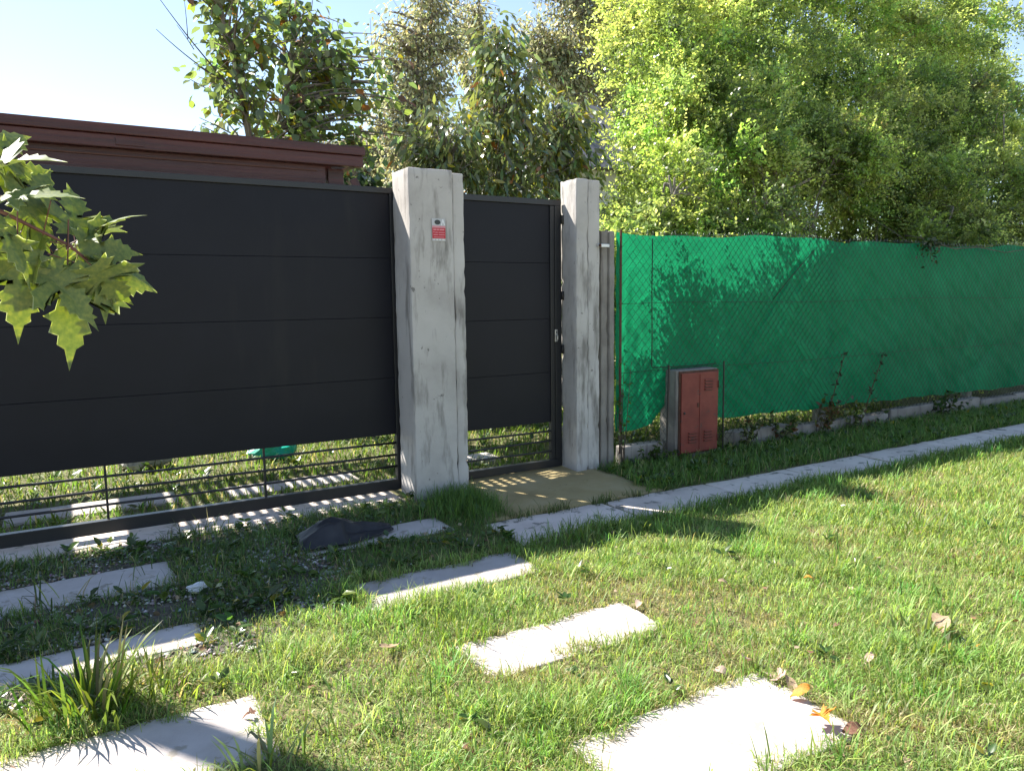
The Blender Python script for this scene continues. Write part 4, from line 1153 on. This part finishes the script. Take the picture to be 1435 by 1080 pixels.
x, y = scatter(260, -.6, 8, 1.1, 3.6, lambda a, b: inlawn(a, b) * (bare(a, b) > .02) * 1.0 * (patch(a, b) > .45), r); ws.append(rosettes(x, y, r.uniform(.025, .06, len(x)), r, 7))
x, y = scatter(500, -2, 7, 5.4, 10, lambda a, b: (bare(a, b) > 0) * .8, r); ws.append(rosettes(x, y, r.uniform(.04, .08, len(x)), r, 6, .6))
V, T, C = merge(ws)
tag(link('ground_weeds', tri_mesh('ground_weeds', V, T, C), M['leaf']), 'low broad leaved weeds scattered through the grass', 'weeds', kind='stuff')

# gravel: pale stones in the shade by the wide gate
def gravel(n, r):
    x, y = scatter(n, -1.4, 2.0, 2.95, 4.93, lambda a, b: (bare(a, b) > .0) * np.where(a > 1.25, .25, 1) * (~inlawn(a, b)) * (.25 + .75 * (vnoise(a, b, 2.6, 9) > -.25)), r)
    n = len(x)
    s = r.uniform(.005, .015, n)
    o = np.array([[1, 0, 0], [-1, 0, 0], [0, 1, 0], [0, -1, 0], [0, 0, 1], [0, 0, -1]], float)
    t = np.array([[0, 2, 4], [2, 1, 4], [1, 3, 4], [3, 0, 4], [2, 0, 5], [1, 2, 5], [3, 1, 5], [0, 3, 5]])
    az = r.uniform(0, 6.28, n)
    sc = s[:, None] * r.uniform(.6, 1.3, (n, 3)) * np.array([1, 1, .6])
    L = o[None] * sc[:, None] * (1 + .3 * r.normal(size=(n, 6, 1)))
    ca, sa = np.cos(az)[:, None], np.sin(az)[:, None]
    V = np.stack([L[..., 0] * ca - L[..., 1] * sa + x[:, None], L[..., 0] * sa + L[..., 1] * ca + y[:, None], L[..., 2] + s[:, None] * .35 + .006], -1)
    c = cols(n, (.36, .34, .32), .3, (((.18, .14, .10), .3), ((.55, .53, .5), .15)), r=r)
    return V.reshape(-1, 3), (t[None] + (np.arange(n) * 6)[:, None, None]).reshape(-1, 3), np.repeat(c, 6, 0)
mt, n_, out_ = new_mat('gravel'); b_ = n_.nodes.new('ShaderNodeBsdfPrincipled'); a_ = n_.nodes.new('ShaderNodeAttribute'); a_.attribute_name = 'col'
n_.links.new(a_.outputs[0], b_.inputs['Base Color']); b_.inputs['Roughness'].default_value = .9; n_.links.new(b_.outputs[0], out_.inputs[0])
V, T, C = gravel(13000, r)
tag(link('gravel', tri_mesh('gravel', V, T, C), mt), 'pale gravel and chippings in the shade before the wide gate', 'gravel', kind='stuff')
# small dead leaf bits
x, y = scatter(1400, -1.2, 5, 1.0, 4.95, lambda a, b: np.where(inlawn(a, b), .25, .8) * (bare(a, b) > .0), r)
n = len(x); az = r.uniform(0, 6.28, n)
v, t, c = leaf_arrays(BROAD, np.stack([x, y, .012 + .02 * r.random(n)], -1), np.stack([np.cos(az), np.sin(az), r.normal(size=n) * .2], -1), np.tile([0., 0, 1], (n, 1)) + r.normal(size=(n, 3)) * .5, r.uniform(.015, .045, n), np.full(n, .9), cols(n, (.20, .13, .08), .35, (((.36, .28, .2), .3),), r=r))
tag(link('leaf_litter', tri_mesh('leaf_litter', v, t, c), M['dry_leaf']), 'small brown scraps of dead leaves on the ground', 'leaf litter', kind='stuff')

# ------------------------------------------------------------------ individual coarse grass tufts and weeds
def tuft(label, px, n, L, W, spread, colour, seed, lean=.55, bend=.35, cat='grass tuft', name='grass_tuft'):
    r = np.random.default_rng(seed)
    x0, y0 = px
    t = empty(name, (x0, y0, 0)); tag(t, label, cat, 'coarse tufts of grass')
    x = r.normal(size=n) * spread; y = r.normal(size=n) * spread * .7
    v, tt, c = blade_arrays(np.stack([x, y, np.zeros(n)], -1), np.arctan2(y, x) + r.normal(size=n) * .7, np.abs(r.normal(size=n)) * lean * .6 + .15, r.uniform(L * .45, L, n), r.uniform(W * .6, W, n), np.abs(r.normal(size=n)) * bend + .1,
                            cols(n, colour, .25, ((STRAW, .07), ((.2, .26, .04), .2)), r=r))
    tag(link('blades', tri_mesh('blades', v, tt, c), M['grass'], t), kind='stuff')
    k = n // 3
    x = r.normal(size=k) * spread * 1.3; y = r.normal(size=k) * spread
    v, tt, c = blade_arrays(np.stack([x, y, np.zeros(k)], -1), r.uniform(0, 6.28, k), r.uniform(.8, 1.3, k), r.uniform(L * .3, L * .6, k), r.uniform(W * .5, W * .8, k), r.uniform(.1, .4, k), cols(k, (.28, .23, .12), .2, r=r))
    tag(link('dead_blades', tri_mesh('dead_blades', v, tt, c), M['grass'], t), kind='stuff')
tuft('big coarse grass tuft with broad blades growing at the back of the bottom left paver', (-.02, 2.93), 120, .34, .013, .10, (.10, .17, .03), 1)
tuft('smaller leafy grass tuft just right of the big tuft by the bottom left paver', (.20, 2.93), 60, .18, .010, .09, (.13, .19, .035), 2)
tuft('dark grass blades crossing the paver nearest the big gate', (-.12, 4.03), 26, .24, .009, .16, (.06, .10, .03), 3, .8, .5)
tuft('pale grass tuft at the very bottom beside the bottom left paver', (.45, 2.26), 26, .20, .012, .05, (.20, .26, .13), 4)
tuft('coarse pale grass clump beside the tan dead leaf on the right of the lawn', (2.95, 1.66), 70, .17, .012, .09, (.13, .19, .06), 5, .9, .4)
tuft('arching grass clump in the lawn at the middle right', (3.45, 2.45), 60, .19, .008, .10, (.14, .20, .05), 6, .8, .5)
tuft('grass clump at the right edge of the lawn near the walkway', (4.35, 2.55), 60, .19, .009, .12, (.14, .21, .05), 7, .7, .4)
tuft('lush grass clump behind the white paver in the middle of the lawn', (1.38, 2.78), 150, .15, .005, .10, (.10, .19, .03), 8, .5, .4)
tuft('lush grass clump at the back left corner of the bottom paver', (1.27, 1.95), 140, .12, .004, .09, (.09, .17, .03), 9, .6, .4)
tuft('grass tuft on the kerb edge under the middle of the wide gate', (.62, 4.86), 40, .22, .007, .10, (.07, .12, .03), 10, .5, .4)
tuft('dark shaded clump left of the crumpled rubber sheet', (.55, 4.35), 60, .16, .007, .16, (.06, .10, .03), 11, .7, .4)

def weed(label, loc, h, n, seed, colour, size, alt=None, spread=.2):
    r = np.random.default_rng(seed)
    t = empty('leafy_weed', loc); tag(t, label, 'weed', 'leafy weeds along the fence foot')
    st_, P, A = [], [], []
    for i in range(7):
        e = np.array([r.normal() * spread, -abs(r.normal()) * spread * .35, h * r.uniform(.6, 1.1)])
        c = curve((r.normal() * .04, 0, -.03), e, .1, 8, .05, r)
        st_.append((c, np.linspace(.005, .0015, 8)))
        k = n // 7
        tt = r.uniform(2, 7, k); i0 = np.minimum(tt.astype(int), 6)
        p = c[i0] + (c[i0 + 1] - c[i0]) * (tt - i0)[:, None]
        P.append(p); a = unit(r.normal(size=(k, 3)) + np.array([0, -.4, .2])); A.append(a)
    V, T = tube_arrays(st_, 5); link('stem', tri_mesh('stem', V, T, smooth=True), M['bark'], t)
    P = np.concatenate(P); A = np.concatenate(A); n = len(P)
    v, tt, c = leaf_arrays(BROAD, P, A, unit(r.normal(size=(n, 3)) * .5 + np.array([0, 0, 1.])), r.uniform(size * .6, size * 1.2, n), np.full(n, .8), cols(n, colour, .3, alt, r=r))
    link('foliage', tri_mesh('foliage', v, tt, c), M['leaf'], t)
PALEW = (((.30, .33, .18), .25), ((.05, .08, .03), .3), (BROWN, .08))
weed('pale leaved weed straggling just right of the meter cabinet', (5.42, 4.84, 0), .36, 130, 51, (.12, .15, .05), .06, PALEW)
weed('bushy weed under the cloth hem to the right of the meter cabinet', (5.95, 4.86, 0), .36, 160, 52, (.08, .11, .035), .06, PALEW, .26)
weed('reddish weed with dry stems below the middle of the cloth', (6.5, 4.86, 0), .42, 150, 53, (.09, .09, .04), .06, ((BROWN, .3), ((.16, .2, .06), .2)), .26)
weed('pale flecked weed where the cloth hem lifts off the ground', (7.05, 4.86, 0), .34, 130, 54, (.12, .15, .06), .055, PALEW, .22)
weed('small weed sprouting between the fence post and the meter cabinet', (4.28, 4.86, 0), .2, 90, 55, (.07, .11, .03), .05, None, .14)
weed('slender climbing weed against the side of the concrete fence post', (3.98, 4.90, 0), .85, 56, 56, (.10, .15, .03), .045, None, .05)
weed('dark weed low against the plinth at the right of the fence', (8.6, 4.84, 0), .30, 120, 57, (.05, .085, .03), .06, None, .26)
for lab, loc, h, dx, s in (('dry brown stalk leaning against the right half of the cloth', (7.15, 4.88, 0), .78, .42, 61), ('shorter dry brown stalk leaning on the cloth above the reddish weed', (6.55, 4.88, 0), .82, .36, 62)):
    r = np.random.default_rng(s)
    t = empty('dry_stalk', loc); tag(t, lab, 'stalk')
    c = curve((0, 0, -.03), (dx, .02, h), .05, 9, .02, r)
    V, T = tube_arrays([(c, np.linspace(.006, .003, 9))], 6); link('stem', tri_mesh('stem', V, T, smooth=True), M['rust'], t)
    k = 46; i0 = r.integers(4, 9, k)
    v, tt, cc = leaf_arrays(SMALL, c[i0] + r.normal(size=(k, 3)) * .008, unit(r.normal(size=(k, 3)) + np.array([.5, -.2, .8])), r.normal(size=(k, 3)), r.uniform(.02, .05, k), np.full(k, .8), cols(k, (.05, .035, .025), .3, r=r))
    tag(link('seed_head', tri_mesh('seed_head', v, tt, cc), M['dry_leaf'], t), kind='stuff')
# vine hanging over the fence top
r = np.random.default_rng(91)
t = empty('hanging_vine', (8.3, 4.93, 2.0)); tag(t, 'dark vine sprig hanging over the top of the green cloth', 'vine')
stp = [(np.array([(0, .25, .1), (-.02, .02, .05), (.0, -.05, -.05), (.03, -.055, -.2)]), (.005, .005, .004, .002)), (np.array([(.02, .02, .04), (.5, -.045, -.06), (1.0, -.05, -.03), (1.6, -.045, -.08), (2.2, -.05, -.02)]), (.006, .006, .006, .005, .004))]
V, T = tube_arrays(stp, 5); link('stem', tri_mesh('stem', V, T, smooth=True), M['bark'], t)
k = 120
P = np.stack([r.normal(size=k) * .10, -.05 + r.normal(size=k) * .02, .03 - np.abs(r.normal(size=k)) * .10], -1)
v, tt, cc = leaf_arrays(BROAD, P, unit(r.normal(size=(k, 3)) + np.array([0, -.3, -.6])), unit(r.normal(size=(k, 3)) + np.array([0, -1., .3])), r.uniform(.03, .06, k), np.full(k, .8), cols(k, (.03, .055, .02), .3, r=r))
link('foliage', tri_mesh('foliage', v, tt, cc), M['leaf'], t)

# ------------------------------------------------------------------ things lying about
# crumpled dark rubber sheet
bm = bmesh.new()
nx, ny = 36, 22
gv = []
for i in range(nx + 1):
    row = []
    for j in range(ny + 1):
        u, v = i / nx * 2 - 1, j / ny * 2 - 1
        taper = 1 - .62 * max(0, u) ** 1.2 - .12 * max(0, -u) ** 3
        x_ = u * .29
        y_ = v * .17 * taper + .05 * u
        e = max(abs(u), abs(v))
        z_ = .075 * math.exp(-((u + .35) / .55) ** 2) * (1 - abs(v) ** 2.4) + .03 * (1 - abs(v) ** 2) * (1 - abs(u) ** 4) + .022 * noise.noise(Vector((u * 3, v * 3, 2))) * (1 - e ** 6) + .012 * abs(noise.noise(Vector((u * 6 + v * 3, v * 4, 5)))) * (1 - e ** 6) + .028
        if v < -.2 and u > -.1: z_ *= .55
        row.append(bm.verts.new((x_ + .012 * noise.noise(Vector((u * 4, v * 4, 7))), y_ + .014 * noise.noise(Vector((u * 4, v * 4, 17))), max(z_, .026))))
    gv.append(row)
for i in range(nx):
    for j in range(ny):
        f = bm.faces.new((gv[i][j], gv[i + 1][j], gv[i + 1][j + 1], gv[i][j + 1])); f.smooth = True
ret = bmesh.ops.extrude_face_region(bm, geom=list(bm.faces))
for v in [q for q in ret['geom'] if isinstance(q, bmesh.types.BMVert)]: v.co.z += .006
bmesh.ops.recalc_face_normals(bm, faces=list(bm.faces))
o = link('rubber_sheet', bm_mesh('rubber_sheet', bm), M['rubber']); o.location = (1.38, 4.33, 0); o.rotation_euler = (0, 0, R(-8))
tag(o, 'crumpled dark grey rubber sheet lying over an overgrown paver', 'rubber sheet')

def crumple(name, label, cat, loc, sx, sy, sz, mat, seed, rz=0):
    bm = bmesh.new()
    bmesh.ops.create_icosphere(bm, subdivisions=3, radius=1)
    for v in bm.verts:
        k = 1 + .35 * noise.noise(v.co * 1.6 + Vector((seed, 0, 0))) + .15 * noise.noise(v.co * 4 + Vector((0, seed, 0)))
        v.co = Vector((v.co.x * sx * k, v.co.y * sy * k, max(-.6, v.co.z) * sz * k))
    o = link(name, bm_mesh(name, bm, False), mat); o.location = loc; o.rotation_euler.z = rz
    return tag(o, label, cat)
crumple('paper_scrap', 'small white scrap of litter on the shaded gravel', 'litter', (.475, 3.90, .035), .055, .03, .022, M['white_litter'], 3, .2)
crumple('plastic_bag', 'crumpled teal plastic bag on the lawn behind the wide gate', 'bag', (1.56, 6.95, .09), .20, .14, .12, M['teal'], 5)
crumple('garden_rock', 'grey rounded rock in the shade behind the wide gate', 'rock', (.52, 7.2, .10), .20, .16, .15, M['stone'], 8)

# dead leaves one can pick out on the lawn
def dead_leaf(seed, lobed):
    r = random.Random(seed)
    V, T = [], []
    if lobed:
        for side in (1, -1):
            o = len(V)
            for (x, y), ym in HALF:
                for (px, py) in ((side * x, y), (0, ym)):
                    z = .42 * abs(px) ** 1.3 + .16 * math.sin(py * 4 + seed) + .05 * math.sin(px * 11 + seed)
                    V.append((px * .8, py - .5, z))
            for i in range(len(HALF) - 1):
                a, b, c, d = o + 2 * i, o + 2 * i + 1, o + 2 * i + 3, o + 2 * i + 2
                for tri in ((a, d, c), (a, c, b)): T.append(tri[::-1] if side < 0 else tri)
    else:
        n = 9
        for i in range(n + 1):
            t = i / n
            w = .36 * math.sin(math.pi * min(.98, t * .93 + .04)) ** .8
            for s in (-1, -.5, 0, .5, 1):
                px = w * s * (1 - .25 * abs(s))
                V.append((px + .03 * r.uniform(-1, 1), t - .5, .9 * px * px + .20 * math.sin(t * 3.2 + seed) * (1 + .4 * s) + .02 * r.uniform(-1, 1)))
        for i in range(n):
            for j in range(4):
                a = i * 5 + j
                T += [(a, a + 1, a + 6), (a, a + 6, a + 5)]
    V = np.array(V); V[:, 2] -= V[:, 2].min()
    return tri_mesh('dead_leaf', V, np.array(T), smooth=not lobed)
LM = {'tan': leaf_mat('tan_leaf', .2, .75, (1.2, 1.0, .7), .2, ((.3, (.26, .18, .11)), (.7, (.42, .32, .22)))),
      'orange': leaf_mat('orange_leaf', .3, .6, (1.4, .9, .4), .3, ((.3, (.42, .14, .03)), (.55, (.55, .25, .04)), (.75, (.40, .30, .06)))),
      'brown': leaf_mat('brown_leaf', .2, .7, (1.2, .9, .6), .2, ((.3, (.10, .05, .035)), (.7, (.22, .12, .08)))),
      'pink': leaf_mat('pink_leaf', .2, .7, (1.2, .95, .8), .2, ((.3, (.36, .24, .20)), (.7, (.52, .40, .34))))}
DL = [('big curled tan dead leaf on the lawn at the right', 3.09, 1.67, .12, 'tan', 0, .05, 2.2), ('small orange-brown leaf just right of the big tan leaf', 3.06, 1.53, .05, 'orange', 0, .04, .4),
      ('bright orange lobed leaf on the lawn right of the bottom paver', 2.08, 1.49, .10, 'orange', 1, .05, 2.6), ('dark brown leaf tucked under the bright orange lobed leaf', 2.14, 1.42, .09, 'brown', 0, .02, 1.0),
      ('yellow-orange leaf on the right corner of the bottom paver', 2.17, 1.665, .075, 'orange', 0, .03, 1.2), ('pinkish dead leaf at the back right corner of the bottom paver', 2.20, 1.80, .085, 'pink', 1, .03, .3),
      ('pale curled leaf standing at the back edge of the bottom paver', 2.17, 1.92, .085, 'pink', 0, .04, 1.9), ('small rounded brown leaf on the back edge of the bottom paver', 2.05, 1.935, .06, 'pink', 0, .03, .7),
      ('brown leaf along the right end of the bottom paver', 2.205, 1.73, .07, 'tan', 0, .025, 2.9), ('round tan leaf in the grass left of the middle paver', 1.05, 2.77, .085, 'tan', 0, .045, 1.4),
      ('tan leaf in the lawn right of the middle paver', 2.67, 2.50, .075, 'tan', 0, .045, .9), ('pinkish leaf at the right end of the middle paver', 2.20, 2.58, .06, 'pink', 0, .025, 2.2),
      ('small brown leaf right of the middle paver corner', 2.25, 2.50, .05, 'brown', 0, .03, .2), ('pale leaf in the lawn above the middle paver', 2.60, 3.02, .065, 'tan', 0, .05, 1.0),
      ('reddish leaf in the grass at the right of the lawn', 3.10, 2.35, .045, 'orange', 0, .05, .5), ('crumpled pale leaf in the short grass at the lower right', 2.60, 1.68, .06, 'pink', 0, .035, 1.7),
      ('brown leaf on the back right corner of the paver with the shadow strip', 2.08, 3.60, .06, 'brown', 0, .03, 2.0), ('reddish brown leaf at the bottom edge left of the bottom paver', 1.0, 1.98, .06, 'brown', 0, .03, .3),
      ('small twiggy brown scrap on the right end of the bottom left paver', .45, 2.58, .05, 'brown', 1, .028, 1.1)]
for i, (lab, x, y, s, mname, lob, z, rz) in enumerate(DL):
    me = dead_leaf(i * 1.7 + 1, lob)
    o = link('dead_leaf', me, LM[mname]); o.location = (x, y, z - .012); o.scale = (s, s, s)
    o.rotation_euler = (R(random.uniform(-18, 18)), R(random.uniform(-18, 18)), rz)
    tag(o, lab, 'leaf', 'dead leaves on the lawn')
